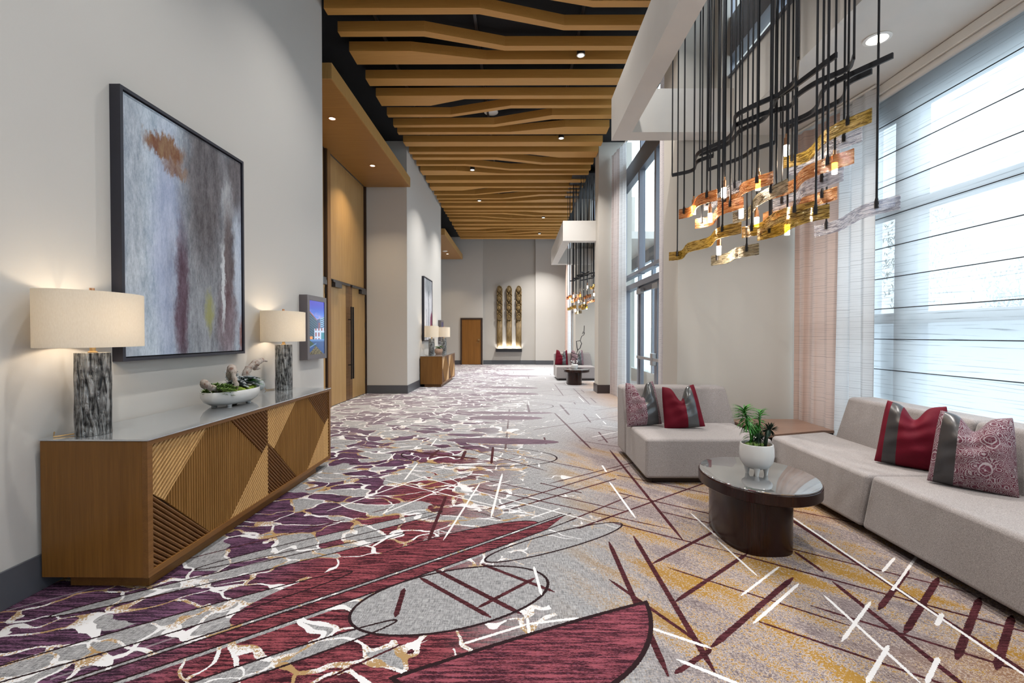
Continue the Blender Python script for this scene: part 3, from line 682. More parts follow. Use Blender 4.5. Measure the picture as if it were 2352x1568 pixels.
# ------------------------------------------------------------------ wood canopies over the recessed doors
def canopy(y0, y1, lab, lights, near=True):
    t = thing('door_canopy', (DX, (y0 + y1) / 2, 4.852), lab, 'canopy', 'wooden canopies over the ballroom doors')
    x1 = -2.515
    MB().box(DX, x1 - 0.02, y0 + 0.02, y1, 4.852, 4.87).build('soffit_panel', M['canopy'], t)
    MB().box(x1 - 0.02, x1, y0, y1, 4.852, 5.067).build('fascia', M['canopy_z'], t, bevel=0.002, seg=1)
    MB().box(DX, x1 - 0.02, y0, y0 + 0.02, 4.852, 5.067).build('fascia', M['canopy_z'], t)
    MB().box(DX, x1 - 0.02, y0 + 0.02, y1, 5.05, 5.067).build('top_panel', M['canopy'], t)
    return t
can1 = canopy(6.265, 10.855, 'wooden canopy with two warm spotlights above the tall double door', None)
can2 = canopy(6.265 + PER, YE - 0.3, 'smaller looking wooden canopy beyond the second console', None)
def downlight(x, y, z, lab, group, warm=False, power=40, cone=True, parent=None, r=0.045):
    t = thing('downlight', (x, y, z), lab, 'light', group)
    MB().lathe([(r * 1.45, 0.0), (r * 1.5, -0.006), (r * 1.15, -0.01), (r * 1.05, -0.002)], (x, y, z), 24, cap=False).build('trim_ring', M['pvc_white'] if not warm else M['copper'], t, smooth=True)
    MB().lathe([(0.001, -0.004), (r, -0.004)], (x, y, z), 24, cap=False).build('lens', M['downlight_warm'] if warm else M['downlight'], t)
    if 5 < z and abs(z - 5.68) < .01: MB().lathe([(r * 1.45, 0.0), (r * 1.45, CZ - z)], (x, y, z), 20).build('can_housing', M['black_metal'], t, smooth=True)
    if power:
        L = area('lamp', (0, 0, -0.02), (0, 0, 0), r * 2, power, (1, 0.80, 0.56) if warm else (1, 0.955, 0.90), spread=math.radians(108)); L.parent = t; L.visible_camera = True
    return t
G1 = 'spotlights in the wooden canopies'
downlight(-2.97, 7.41, 4.852, 'warm spotlight in the large canopy, the nearer of its pair', G1, True, 26)
downlight(-2.97, 9.47, 4.852, 'warm spotlight in the large canopy, the one over the far door leaf', G1, True, 26)
downlight(-3.0, 19.8, 4.852, 'warm spotlight in the canopy near the end wall', G1, True, 26)
sd = MB().lathe([(0.10, 0), (0.10, -0.02), (0.03, -0.035), (0.001, -0.035)], (-3.0, 19.1, 4.852), 24).build('smoke_detector', M['pvc_white'], smooth=True); tag(sd, 'white smoke detector on the underside of the far canopy', 'detector')
t = thing('sprinkler', (-3.15, 18.2, 4.852), 'small white sprinkler head on the far canopy', 'sprinkler')
MB().lathe([(0.05, 0), (0.05, -0.01), (0.012, -0.012), (0.012, -0.05)], (-3.15, 18.2, 4.852), 16).build('escutcheon', M['pvc_white'], t, smooth=True)
MB().lathe([(0.001, -0.06), (0.03, -0.06), (0.03, -0.065), (0.001, -0.065)], (-3.15, 18.2, 4.852), 16).build('deflector', M['pvc_white'], t)
G2 = 'round downlights between the ceiling baffles'
DLP = [(.969, 7.157, 'over the bend of the third visible baffle, brightest'), (.952, 10.146, 'right side, just before the column'), (-1.175, 12.063, 'left side, above the first white wall end'),
       (-1.222, 14.827, 'left side, farther along the hall'), (.947, 16.984, 'right side, above the second soffit box'), (.932, 19.674, 'closest to the end wall')]
for x, y, l in DLP: downlight(x, y, 5.68, 'small round ceiling downlight, ' + l, G2, False, 190 if y > 16 else 85, r=0.042)
for y in (-3.5, -0.5, 2.3, 4.9):  # unseen downlights added to light the near hall
    for x in (-1.2, .95):
        downlight(x, y, 5.68, 'added unseen ceiling downlight above the viewer, %s column, row %s' % ('door side' if x < 0 else 'window side', {-3.5: 'four back', -0.5: 'three back', 2.3: 'two back', 4.9: 'one back'}[y]), G2, False, 38, r=0.042)
G3 = 'round downlights in the low window soffit'
downlight(2.886, 3.773, 3.768, 'bright round downlight in the low white soffit by the big window', G3, False, 28, r=0.065)
for y, l_ in ((1.2, 'second'), (-1.4, 'third')): downlight(2.886, y, 3.768, l_ + ' downlight in the low window soffit, past the picture edge', G3, False, 28, r=0.065)
downlight(2.886, 13.5, 3.768, 'downlight in the low soffit of the second bay', G3, False, 28, r=0.065)
spk = MB().lathe([(0.14, 0), (0.14, -0.02), (0.10, -0.03), (0.001, -0.03)], (-.535, 9.389, 5.90), 28).build('ceiling_speaker', M['pvc_white'], smooth=True)
tag(spk, 'round white speaker half hidden between wooden baffles', 'speaker')

# ------------------------------------------------------------------ ballroom door sets
def doorset(ya, yb, n):
    d = structure('door_%d' % n, MB().box(DX - 0.06, DX - 0.03, ya - 0.05, yb + 0.05, 2.47, 4.852), M['door_oak'])        # tall transom panel
    MB().box(DX - 0.06, DX + 0.04, ya - 0.16, ya - 0.02, 0, 4.852).build('jamb', M['jamb'], d, bevel=0.003)
    MB().box(DX - 0.06, DX + 0.03, yb + 0.02, yb + 0.05, 0, 4.852).build('jamb', M['dark_frame'], d)
    MB().box(DX - 0.05, DX + 0.0, ya, yb, 2.44, 2.47).build('head_reveal', M['dark_frame'], d)
    ym = (ya + yb) / 2; sw = 0.18
    for s, (a, b_) in ((-1, (ya, ym - 0.003)), (1, (ym + 0.003, yb))):
        lf = MB().box(DX - 0.05, DX, a, b_, 0.012, 2.435).build('door_leaf', M['door_oak'], d, bevel=0.002, seg=1)
        lo, hi = (b_ - sw, b_) if s < 0 else (a, a + sw)
        MB().box(DX - 0.045, DX + 0.003, lo, hi, 0.012, 2.435).build('stripe_panel', M['door_stripe'], lf, label='dark smoked oak stripe')
        hy = ym + s * 0.055
        h = MB().box(DX + 0.055, DX + 0.085, hy - 0.014, hy + 0.014, 0.45, 1.98)
        h.box(DX, DX + 0.06, hy - 0.01, hy + 0.01, 1.70, 1.72).box(DX, DX + 0.06, hy - 0.01, hy + 0.01, 0.74, 0.76)
        h.build('pull_handle', M['black_metal'], lf, bevel=0.003)
        cy = a + 0.27 if s < 0 else b_ - 0.25
        MB().box(DX, DX + 0.075, cy - 0.17, cy + 0.17, 2.31, 2.40).build('door_closer', M['dark_gloss'], lf, bevel=0.004)
        MB().box(DX + 0.01, DX + 0.045, a + 0.08, b_ - 0.05, 2.405, 2.45).build('closer_arm', M['dark_gloss'], lf)
        hx = a if s < 0 else b_
        for z in (0.25, 0.95, 1.55, 2.15):
            MB().box(DX - 0.01, DX + 0.012, hx - 0.012, hx + 0.012, z, z + 0.12).build('hinge', M['black_metal'], lf)
doorset(8.76, 10.80, 1)
doorset(6.40, 8.56, 2)
doorset(18.6, 20.6, 3)
doorset(16.2, 18.3, 5)

# single door in the end wall
d4 = structure('door_4', MB().box(-2.585, -1.70, YE - 0.03, YE - 0.005, 0.012, 2.10), M['far_door'])
fm = MB().box(-2.65, -2.585, YE - 0.05, YE, 0, 2.17).box(-1.70, -1.62, YE - 0.05, YE, 0, 2.17).box(-2.585, -1.70, YE - 0.05, YE, 2.10, 2.17)
fm.build('door_frame', M['dark_frame'], d4, bevel=0.004)
hd = MB().box(-1.84, -1.755, YE - 0.07, YE - 0.03, 1.12, 1.19).tube([(-1.79, YE - 0.03, 1.03), (-1.79, YE - 0.09, 1.03), (-1.93, YE - 0.09, 1.03)], 0.011)
hd.build('lever_handle', M['brass'], d4, smooth=True)

# ------------------------------------------------------------------ door bay glazing on the right
def glazing(y0, y1, n, door=True):
    w = structure('window_%d' % n, MB().box(PW, PW + 0.14, y0, y1, 4.70, 5.11), M['band_grey'], bevel=0.008)
    g = 'frame'
    for yy in (y0 + 0.04, 8.30 - 6.12 + y0, 9.40 - 6.12 + y0, y1 - 0.04):
        MB().box(PW, PW + 0.12, yy - 0.05, yy + 0.05, 2.62, 4.70).build('mullion', M['frame_grey'], w, bevel=0.003)
    for yy in (y0 + 1.6, y0 + 3.2): MB().box(PW, PW + 0.12, yy - 0.03, yy + 0.03, 5.11, CZ).build('mullion', M['frame_grey'], w)
    MB().box(PW - 0.02, PW + 0.12, y0, y1, 2.63, 2.70).build('transom_bar', M['frame_grey'], w, bevel=0.003)
    MB().box(PW - 0.03, PW + 0.14, y0, y1, 2.36, 2.47).build('transom_bar', M['frame_grey'], w, bevel=0.003)
    for a, b_ in ((y0, y0 + 2.18), (y0 + 2.18, y0 + 3.28), (y0 + 3.28, y1)):
        MB().box(PW + 0.06, PW + 0.068, a, b_, 2.70, 4.70).build('pane', M['glass'], w)
        MB().box(PW + 0.06, PW + 0.068, a, b_, 5.11, CZ).build('pane', M['glass'], w)
    MB().box(PW + 0.06, PW + 0.068, y0, y1, 2.47, 2.63).build('pane', M['glass'], w)
    # door pair 7.25 .. 9.35 , side lights elsewhere
    dd = structure('door_%d' % (n + 4), MB().box(PW + 0.0, PW + 0.11, y0 + 3.25, y0 + 3.36, 0, 2.36), M['frame_grey'], bevel=0.004)
    MB().box(PW, PW + 0.11, y0 + 1.0, y0 + 1.10, 0, 2.36).build('frame_post', M['frame_grey'], dd)
    for a, b_ in ((y0 + 1.10, y0 + 2.17), (y0 + 2.18, y0 + 3.25)):
        m2 = MB().box(PW + 0.02, PW + 0.07, a, a + 0.075, 0.01, 2.35).box(PW + 0.02, PW + 0.07, b_ - 0.075, b_, 0.01, 2.35)
        m2.box(PW + 0.02, PW + 0.07, a + 0.075, b_ - 0.075, 2.24, 2.35).box(PW + 0.02, PW + 0.07, a + 0.075, b_ - 0.075, 0.01, 0.26)
        lf = m2.build('door_leaf', M['frame_grey'], dd, bevel=0.002, seg=1)
        MB().box(PW + 0.042, PW + 0.05, a + 0.075, b_ - 0.075, 0.26, 2.24).build('pane', M['glass'], lf)
        MB().box(PW - 0.05, PW - 0.015, a + 0.02, b_ - 0.02, 0.92, 0.975).build('push_bar', M['steel'], lf, bevel=0.006)
        e = a if a > y0 + 2 else b_ - 0.06
        MB().box(PW - 0.06, PW + 0.02, e, e + 0.06, 0.84, 1.06).build('latch_box', M['steel'], lf, bevel=0.01)
        MB().box(PW - 0.06, PW + 0.02, b_ - 0.33, b_ - 0.03, 2.20, 2.30).build('door_closer', M['steel'], lf, bevel=0.006)
    MB().box(PW + 0.05, PW + 0.058, y0 + 3.36, y1, 0.1, 2.36).build('side_light', M['glass'], dd)
    MB().box(PW + 0.05, PW + 0.058, y0, y0 + 1.0, 0.1, 2.36).build('side_light', M['glass'], dd)
    MB().box(PW, PW + 0.10, y1 - 0.50, y1 - 0.42, 0, 2.36).build('frame_post', M['frame_grey'], dd)
glazing(6.11, 10.98, 8)
glazing(15.86, 20.73, 9)
structure('wall_right', MB().box(PW, PW + 0.2, 20.73, YE, 0, CZ), M['wall_warm'])

# big window behind the sofa
w7 = structure('window_7', MB().box(BO, BO + 0.10, -5, 5.56, 3.47, 3.77), M['frame_grey'])
MB().box(BO, BO + 0.10, -5, 5.56, 2.53, 2.63).build('transom_bar', M['frame_grey'], w7)
MB().box(BO, BO + 0.10, -5, 5.56, 1.50, 1.60).build('transom_bar', M['frame_grey'], w7)
MB().box(BO, BO + 0.10, -5, 5.56, 0.35, 0.45).build('sill', M['frame_grey'], w7)
for yy in (4.355, 1.95, -0.4, -2.7):
    MB().box(BO, BO + 0.10, yy + 0.055, yy + 0.13, 0.35, 3.5).build('mullion', M['frame_grey'], w7)
    MB().box(BO, BO + 0.10, yy - 0.13, yy - 0.055, 0.35, 3.5).build('mullion', M['frame_grey'], w7)
    MB().box(BO + 0.06, BO + 0.08, yy - 0.055, yy + 0.055, 0.35, 3.5).build('infill_panel', M['louvre'], w7)
for za, zb in ((0.45, 1.5), (1.6, 2.53), (2.63, 3.47)):
    MB().box(BO + 0.045, BO + 0.053, -5, 5.56, za, zb).build('pane', M['glass'], w7)
w10 = structure('window_10', MB().box(BO, BO + 0.10, 11.49, 15.31, 3.42, 3.77), M['frame_grey'])
MB().box(BO + 0.045, BO + 0.053, 11.49, 15.31, 0.35, 3.42).build('pane', M['glass'], w10)
for yy in (12.5, 13.9): MB().box(BO, BO + 0.10, yy - 0.05, yy + 0.05, 0.35, 3.42).build('mullion', M['frame_grey'], w10)

# roman shade
XS = 3.50
def shade(y0, y1, lab):
    t = thing('roman_shade', (XS, (y0 + y1) / 2, 0.6), lab, 'shade')
    zs = [0.62, 0.77] + [0.77 + 0.29 * k for k in range(1, 10)] + [3.66]
    n = 30
    for i in range(len(zs) - 1):
        a, b_ = zs[i], zs[i + 1]; vs = []
        for j in range(5):
            f = j / 4; bul = 0.018 * math.sin(PI * f) ** 0.8
            vs += [(XS - bul, y0, a + (b_ - a) * f), (XS - bul, y1, a + (b_ - a) * f)]
        fs = [(2 * j, 2 * j + 1, 2 * j + 3, 2 * j + 2) for j in range(4)]
        MB().add(vs, fs).build('fabric_fold', M['shade_cloth'], t, smooth='all')
    for z in zs[1:-1]:
        MB().tube([(XS - 0.004, y0, z), (XS - 0.004, y1, z)], 0.0045, 6).build('rib', M['black_metal'], t)
    MB().box(XS - 0.05, XS + 0.04, y0, y1, 3.68, 3.765).build('head_rail', M['pvc_white'], t, bevel=0.006)
    MB().tube([(XS - 0.01, y0, 3.655), (XS - 0.01, y1, 3.655)], 0.03, 12).build('roller', M['white_trim'], t, smooth=True)
    MB().box(XS - 0.012, XS + 0.006, y0, y1, 0.60, 0.62).build('hem_bar', M['white_trim'], t)
shade(-3.5, 5.05, 'sheer pale roman shade with dark cords covering the window behind the sofa')

# ------------------------------------------------------------------ curtains
def curtain(path, z0, z1, mats, name, lab, amp=0.04, wl=0.13, nn=None, flare=1.25, parent=None):
    """pleated panel following a plan path; mats: list of (material, fraction up to)"""
    P = [Vector((a, b_, 0)) for a, b_ in path]; Ls = [0]
    for i in range(1, len(P)): Ls.append(Ls[-1] + (P[i] - P[i - 1]).length)
    L = Ls[-1]; n = int(L / 0.006); pts = []
    for k in range(n + 1):
        s = L * k / n; i = 1
        while Ls[i] < s - 1e-9 and i < len(Ls) - 1: i += 1
        tt = (s - Ls[i - 1]) / (Ls[i] - Ls[i - 1]); q = P[i - 1].lerp(P[i], tt); d = (P[i] - P[i - 1]).normalized(); nr = Vector((-d.y, d.x, 0))
        ph = 2 * PI * s / wl; a = amp * math.sin(ph + 0.7 * math.sin(s * 7)) * (0.85 + 0.3 * math.sin(s * 11 + 1)); pts.append((q, nr, a, d, ph))
    mb = MB(); rows = 9; vs = []
    for r in range(rows):
        f = r / (rows - 1); z = z1 + (z0 - z1) * f; sc_ = 0.65 + 0.35 * f * flare
        for q, nr, a, d, ph in pts:
            w = q + nr * (a * sc_ + 0.012 * math.sin(ph * 0.37 + f * 2.0) * f) + d * (0.012 * math.sin(2 * ph) * f); vs.append((w.x, w.y, z))
    m = len(pts); fs = []; mi = []
    for r in range(rows - 1):
        for k in range(m - 1):
            fs.append((r * m + k, r * m + k + 1, (r + 1) * m + k + 1, (r + 1) * m + k)); fr = k / (m - 1)
            mi.append(next((j for j, (mm, lim) in enumerate(mats) if fr <= lim), len(mats) - 1))
    t = thing(name, (sum(p.x for p in P) / len(P), sum(p.y for p in P) / len(P), z0), lab, 'curtain')
    for j, (mm, lim) in enumerate(mats):
        mb = MB(); sel = [f for f, i in zip(fs, mi) if i == j]; used = sorted({v for f in sel for v in f}); ix = {v: i for i, v in enumerate(used)}
        mb.add([vs[v] for v in used], [tuple(ix[v] for v in f) for f in sel])
        o = mb.build('curtain_panel' if j == 0 else 'sheer_panel', mm, t, smooth='all')
    tr = MB(); tr.tube([(P[0].x, P[0].y, z1 + 0.012), (P[-1].x, P[-1].y, z1 + 0.012)], 0.012, 8).build('track', M['white_trim'], t)
    return t
curtain([(3.27, 5.50), (3.36, 5.36), (3.385, 5.0), (3.39, 4.7), (3.395, 4.45)], 0.03, 3.74, [(M['curtain_pink'], 0.55), (M['curtain_white'], 1.0)], 'curtain', 'rose and white curtain gathered in the corner beside the roman shade', 0.038, 0.17)
curtain([(2.22, 10.93), (2.24, 10.55), (2.30, 10.25), (2.34, 9.98)], 0.01, 5.55, [(M['curtain_grey'], 0.55), (M['curtain_white'], 1.0)], 'curtain', 'tall rose and white curtain between the column and the glass doors', 0.05, 0.17)
curtain([(1.97, 6.17), (2.00, 6.45), (2.08, 6.75), (2.20, 6.92)], 0.01, 5.55, [(M['curtain_grey'], 1.0)], 'curtain', 'narrow rose curtain edge just behind the beige cross wall', 0.03, 0.14)
curtain([(2.22, 21.1), (2.20, 20.3), (2.26, 19.6)], 0.01, 5.55, [(M['curtain_pink'], 0.6), (M['curtain_white'], 1.0)], 'curtain', 'distant orange and white curtain by the end wall', 0.05, 0.17)

# ------------------------------------------------------------------ pictures and display screens on the left wall
def picture(y0, y1, z0, z1, kind, lab):
    t = thing('framed_painting', (WX, (y0 + y1) / 2, z0), lab, 'painting')
    d, fw = 0.07, 0.022
    f = MB().box(WX, WX + d, y0, y0 + fw, z0, z1).box(WX, WX + d, y1 - fw, y1, z0, z1).box(WX, WX + d, y0 + fw, y1 - fw, z0, z0 + fw).box(WX, WX + d, y0 + fw, y1 - fw, z1 - fw, z1)
    f.build('frame', M['frame_paint'], t)
    MB().box(WX + 0.01, WX + d - 0.012, y0 + fw + 0.008, y1 - fw - 0.008, z0 + fw + 0.008, z1 - fw - 0.008).build('canvas', painting('abstract_canvas_%d' % kind, y0, y1, z0, z1, kind), t)
    MB().box(WX + 0.004, WX + 0.01, y0 + fw, y1 - fw, z0 + fw, z1 - fw).build('backing', M['black_metal'], t)
M['frame_paint'] = simple('dark_blue_black_frame', (0.022, 0.022, 0.034), 0.35)
picture(2.93, 4.257, 1.216, 2.985, 1, 'large abstract painting of blue, grey and rust streaks above the near console')
picture(12.52, 13.74, 1.216, 2.985, 2, 'distant abstract painting in white and black with a plum shape')
def display(y0, y1, z0, z1, lab, k):
    t = thing('display_screen', (WX, (y0 + y1) / 2, z0), lab, 'screen', None)
    d = 0.10; a = 0.062
    f = MB().box(WX, WX + d, y0, y0 + a, z0, z1).box(WX, WX + d, y1 - a, y1, z0, z1).box(WX, WX + d, y0 + a, y1 - a, z0, z0 + a).box(WX, WX + d, y0 + a, y1 - a, z1 - a, z1).box(WX, WX + d - 0.02, y0 + a, y1 - a, z0 + a, z1 - a)
    f.build('housing', M['taupe_box'], t, bevel=0.002, seg=1)
    MB().box(WX + d - 0.02, WX + d - 0.006, y0 + a, y1 - a, z0 + a, z1 - a).build('screen', screen_mat('display_picture', y0 + a, y1 - a, z0 + a, z1 - a, k), t)
display(5.47, 6.02, 1.085, 1.868, 'wall display showing a blue dusk view of a building, beside the double door', 1.0)
display(15.1, 15.62, 1.085, 1.868, 'small far display in a taupe housing behind the second console lamps', 0.15)

# ------------------------------------------------------------------ consoles with fluted fronts
def clip_line(poly, p, d):
    t0, t1 = -1e9, 1e9; n = len(poly)
    ar = sum(poly[i][0] * poly[(i + 1) % n][1] - poly[(i + 1) % n][0] * poly[i][1] for i in range(n))
    if ar < 0: poly = poly[::-1]
    for i in range(n):
        a, b_ = poly[i], poly[(i + 1) % n]; nx, ny = -(b_[1] - a[1]), b_[0] - a[0]
        den = nx * d[0] + ny * d[1]; num = nx * (p[0] - a[0]) + ny * (p[1] - a[1])
        if abs(den) < 1e-9:
            if num < 0: return None
        elif den > 0: t0 = max(t0, -num / den)
        else: t1 = min(t1, -num / den)
    return (t0, t1) if t1 > t0 + 1e-4 else None
def slats(poly, d, pitch, fx, hgt, joined=None):
    """half round strips clipped to a polygon in the (y, z) plane"""
    l = math.hypot(*d); d = (d[0] / l, d[1] / l); nrm = (-d[1], d[0]); pr = [p[0] * nrm[0] + p[1] * nrm[1] for p in poly]
    lo, hi = min(pr), max(pr); k = math.floor(lo / pitch); out = []
    while k * pitch < hi:
        c0 = k * pitch; prof = [(-0.48, 0), (-0.30, 0.8), (0.0, 1.0), (0.30, 0.8), (0.48, 0)]; pts = []
        for o, h in prof:
            c = min(max(c0 + (o + 0.5) * pitch, lo + 1e-4), hi - 1e-4); p = (nrm[0] * c, nrm[1] * c); r = clip_line(poly, p, d)
            if r: pts.append([(fx + h * hgt, p[0] + d[0] * t, p[1] + d[1] * t) for t in r])
        if len(pts) >= 2:
            mb = joined or MB(); vs = [q for pp in pts for q in pp]; n = len(pts)
            fs = [(2 * i, 2 * i + 1, 2 * i + 3, 2 * i + 2) for i in range(n - 1)] + [tuple(2 * i for i in range(n))[::-1], tuple(2 * i + 1 for i in range(n))]
            mb.add(vs, fs)
            if joined is None: out.append(mb)
        k += 1
    return out
def console(yo, detail, lab):
    y0, y1, xf, xb = yo, yo + 2.43, -1.99, -2.575
    t = thing('console', ((xf + xb) / 2, (y0 + y1) / 2, 0), lab, 'console')
    b = MB().box(xb, xf - 0.03, y0, y1, 0.075, 0.815); b.build('carcass', M['oak_cab_z'], t, bevel=0.003)
    fr = MB().box(xf - 0.03, xf, y0, y0 + 0.035, 0.075, 0.815).box(xf - 0.03, xf, y1 - 0.035, y1, 0.075, 0.815).box(xf - 0.03, xf, y0 + 0.035, y1 - 0.035, 0.075, 0.107).box(xf - 0.03, xf, y0 + 0.035, y1 - 0.035, 0.793, 0.815)
    fr.build('face_frame', M['oak_cab_y'], t)
    MB().box(xb + 0.1, xf - 0.045, y0 + 0.06, y1 - 0.26, 0, 0.075).build('plinth', M['oak_cab_y'], t)
    MB().box(xb - 0.005, xf + 0.006, y0 - 0.004, y1 + 0.004, 0.816, 0.826).build('glass_top', M['console_top'], t, bevel=0.002, seg=1, label='reflective grey glass top')
    fx = xf - 0.024
    MB().box(xf - 0.03, fx, y0 + 0.035, y1 - 0.035, 0.107, 0.793).build('groove_panel', M['groove'], t)
    ya = y0 + 0.036; W = 1.178; zb, zt = 0.107, 0.794
    for m_ in range(2):
        o = ya + m_ * (W + 0.001)
        Q = lambda *pts: [(o + a, b_) for a, b_ in pts]
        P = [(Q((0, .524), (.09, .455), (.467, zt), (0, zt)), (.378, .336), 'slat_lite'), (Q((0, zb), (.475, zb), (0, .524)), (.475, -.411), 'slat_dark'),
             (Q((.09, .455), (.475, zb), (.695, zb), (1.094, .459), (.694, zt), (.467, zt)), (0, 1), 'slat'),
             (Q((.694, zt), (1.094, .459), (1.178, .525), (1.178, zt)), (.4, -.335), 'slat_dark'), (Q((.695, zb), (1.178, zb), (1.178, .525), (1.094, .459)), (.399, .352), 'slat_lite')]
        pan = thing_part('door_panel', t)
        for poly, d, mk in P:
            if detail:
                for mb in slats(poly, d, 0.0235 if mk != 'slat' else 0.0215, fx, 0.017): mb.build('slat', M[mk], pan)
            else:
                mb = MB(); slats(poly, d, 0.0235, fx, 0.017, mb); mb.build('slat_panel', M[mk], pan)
    return t
def thing_part(name, parent):
    o = bpy.data.objects.new(name, None); COL.objects.link(o); o.parent = parent; o.location = (0, 0, 0); WLOC[o.name] = WLOC[parent.name]; o.empty_display_size = 0.05; return o
M['console_top'] = simple('grey_mirror_glass', (0.58, 0.61, 0.64), 0.05, 0.8, 8, 0.02, 0.0)
console(2.45, True, 'long walnut console with fluted diamond doors under the big painting')
console(2.45 + PER, False, 'second walnut console far along the hall beyond the double door')

# ------------------------------------------------------------------ table lamps
def lamp(x, y, z0, lab, power):
    t = thing('table_lamp', (x, y, z0), lab, 'lamp', 'bark textured lamps on the consoles')
    n = 40; prof = []; vs = []; rows = 24; mb = MB()
    for r in range(rows + 1):
        h = 0.46 * r / rows
        for k in range(n):
            a = 2 * PI * k / n; rr = 0.080 + 0.0035 * mnoise.noise(Vector((math.cos(a) * 7, math.sin(a) * 7, h * 7 + x))) + 0.0025 * mnoise.noise(Vector((math.cos(a) * 22, math.sin(a) * 22, h * 9)))
            vs.append((x + rr * math.cos(a), y + rr * math.sin(a), z0 + h))
    fs = [(r * n + k, r * n + (k + 1) % n, (r + 1) * n + (k + 1) % n, (r + 1) * n + k) for r in range(rows) for k in range(n)] + [tuple(range(n))[::-1], tuple(rows * n + k for k in range(n))]
    mb.add(vs, fs).build('base', M['bark'], t, smooth=True)
    MB().tube([(x, y, z0 + 0.46), (x, y, z0 + 0.81)], 0.012, 12).build('stem', M['brass'], t, smooth=True)
    MB().lathe([(0.001, 0.46), (0.022, 0.46), (0.022, 0.466), (0.014, 0.47), (0.014, 0.50), (0.001, 0.50)], (x, y, z0), 16).build('socket', M['brass'], t, smooth=True)
    MB().lathe([(0.001, 0.80), (0.03, 0.80), (0.03, 0.808), (0.012, 0.81), (0.012, 0.825), (0.001, 0.825)], (x, y, z0), 16).build('finial', M['copper'], t, smooth=True)
    MB().lathe([(1.0, 0.493), (1.0, 0.797), (0.985, 0.797), (0.985, 0.493), (1.0, 0.493)], (x, y, z0), 64, 0.186, 0.285, cap=False).build('lamp_shade', M['lampshade'], t, smooth=True)
    MB().box(x - 0.18, x + 0.18, y - 0.004, y + 0.004, z0 + 0.788, z0 + 0.794).build('spider', M['brass'], t)
    point('bulb_light', (x, y, z0 + 0.64), power, (1, 0.80, 0.58), 0.05, t)
    MB().tube([(x - 0.08, y - 0.03, z0 + 0.006), (x - 0.13, y - 0.1, z0 + 0.004), (x - 0.165, y - 0.06, z0 + 0.02)], 0.004, 6).build('cord', M['brass'], t)
ZT = 0.827
lamp(-2.405, 2.585, ZT, 'large oval shaded lamp on bark textured column, closest on the near console', 7)
lamp(-2.405, 4.72, ZT, 'bark column lamp standing at the far end of the near console', 7)
lamp(-2.33, 12.50, ZT, 'bark column lamp at the near end of the second console', 7)
lamp(-2.30, 14.42, ZT, 'bark column lamp at the far end of the second console, partly overlapped', 7)

# ------------------------------------------------------------------ plants
def leaf(mb, base, dirv, length, width, droop=0.3, n=4, curl=0.0):
    d = Vector(dirv).normalized(); side = d.cross(Vector((0, 0, 1)));
    side = side.normalized() if side.length > 0.05 else Vector((1, 0, 0)); p = Vector(base); vs = []
    up = side.cross(d)
    for i in range(n + 1):
        f = i / n; w = width * math.sin(PI * min(1, 0.12 + 0.88 * f)) ** 0.8 if i < n else 0.0003
        vs += [tuple(p - side * w / 2 + up * w * 0.2), tuple(p), tuple(p + side * w / 2 + up * w * 0.2)]
        d = (d + Vector((0, 0, -droop / n))).normalized(); p = p + d * (length / n)
    fs = []
    for i in range(n):
        a = 3 * i; fs += [(a, a + 1, a + 4, a + 3), (a + 1, a + 2, a + 5, a + 4)]
    mb.add(vs, fs)
def rosette(mb, c, r, n, w, up=0.6, droop=0.6, rr=None):
    rr = rr or R
    for k in range(n):
        a = 2.399 * k; e = up * (0.2 + 1.6 * k / n); leaf(mb, c, (math.cos(a), math.sin(a), e), r * (1 - 0.45 * k / n) * rr.uniform(0.85, 1.1), w * (1 - 0.3 * k / n), droop)

# dish garden on the near console
bx, by = -2.335, 3.74
t = thing('dish_garden', (bx, by, ZT), 'white oval dish of succulents, moss and driftwood on the near console', 'plant')
bowl = MB().lathe([(0.60, 0.012), (0.74, 0.016), (0.90, 0.040), (0.985, 0.075), (1.0, 0.115), (0.985, 0.122), (0.955, 0.117), (0.94, 0.09), (0.5, 0.08), (0.001, 0.08)], (bx, by, ZT), 56, 0.165, 0.30)
bowl.build('bowl', M['ceramic'], t, smooth=True)
for sy in (-0.13, 0.13):
    for sx in (-0.06, 0.06): MB().lathe([(0.02, 0), (0.02, 0.03)], (bx + sx, by + sy, ZT), 12).build('foot', M['ceramic'], t, smooth=True)
ms = MB()
for k in range(60):
    a = R.uniform(0, 2 * PI); q = math.sqrt(R.random()) * 0.88; ms.sphere((bx + 0.155 * q * math.cos(a), by + 0.28 * q * math.sin(a), ZT + 0.100 + R.uniform(0, 0.02)), R.uniform(0.018, 0.034), 8, 5, 0.7)
o = ms.build('moss_bed', M['moss'], t, smooth='all', kind='stuff')
def branch(pts, r, name, parent, mat='driftwood', seed=0):
    rr = random.Random(seed); P = []; rs = []
    for i in range(len(pts) - 1):
        for j in range(4):
            f = j / 4; P.append(Vector(pts[i]).lerp(Vector(pts[i + 1]), f) + Vector([rr.uniform(-1, 1) * r[i] * 0.22 for _ in range(3)])); rs.append((r[i] * (1 - f) + r[i + 1] * f) * rr.uniform(0.82, 1.2))
    P.append(Vector(pts[-1])); rs.append(r[-1]); MB().tube(P, rs, 10).build(name, M[mat], parent, smooth='all')
branch([(bx + .02, by - .16, ZT + .13), (bx + .02, by - .24, ZT + .145), (bx + .03, by - .33, ZT + .18), (bx + .02, by - .375, ZT + .20)], [.020, .024, .026, .034], 'driftwood', t, seed=1)
branch([(bx + .08, by - .10, ZT + .10), (bx + .10, by - .10, ZT + .17), (bx + .07, by - .09, ZT + .25), (bx + .04, by - .06, ZT + .29), (bx, by - .02, ZT + .24), (bx, by + .02, ZT + .18)], [.022, .018, .020, .030, .034, .02], 'driftwood', t, seed=2)
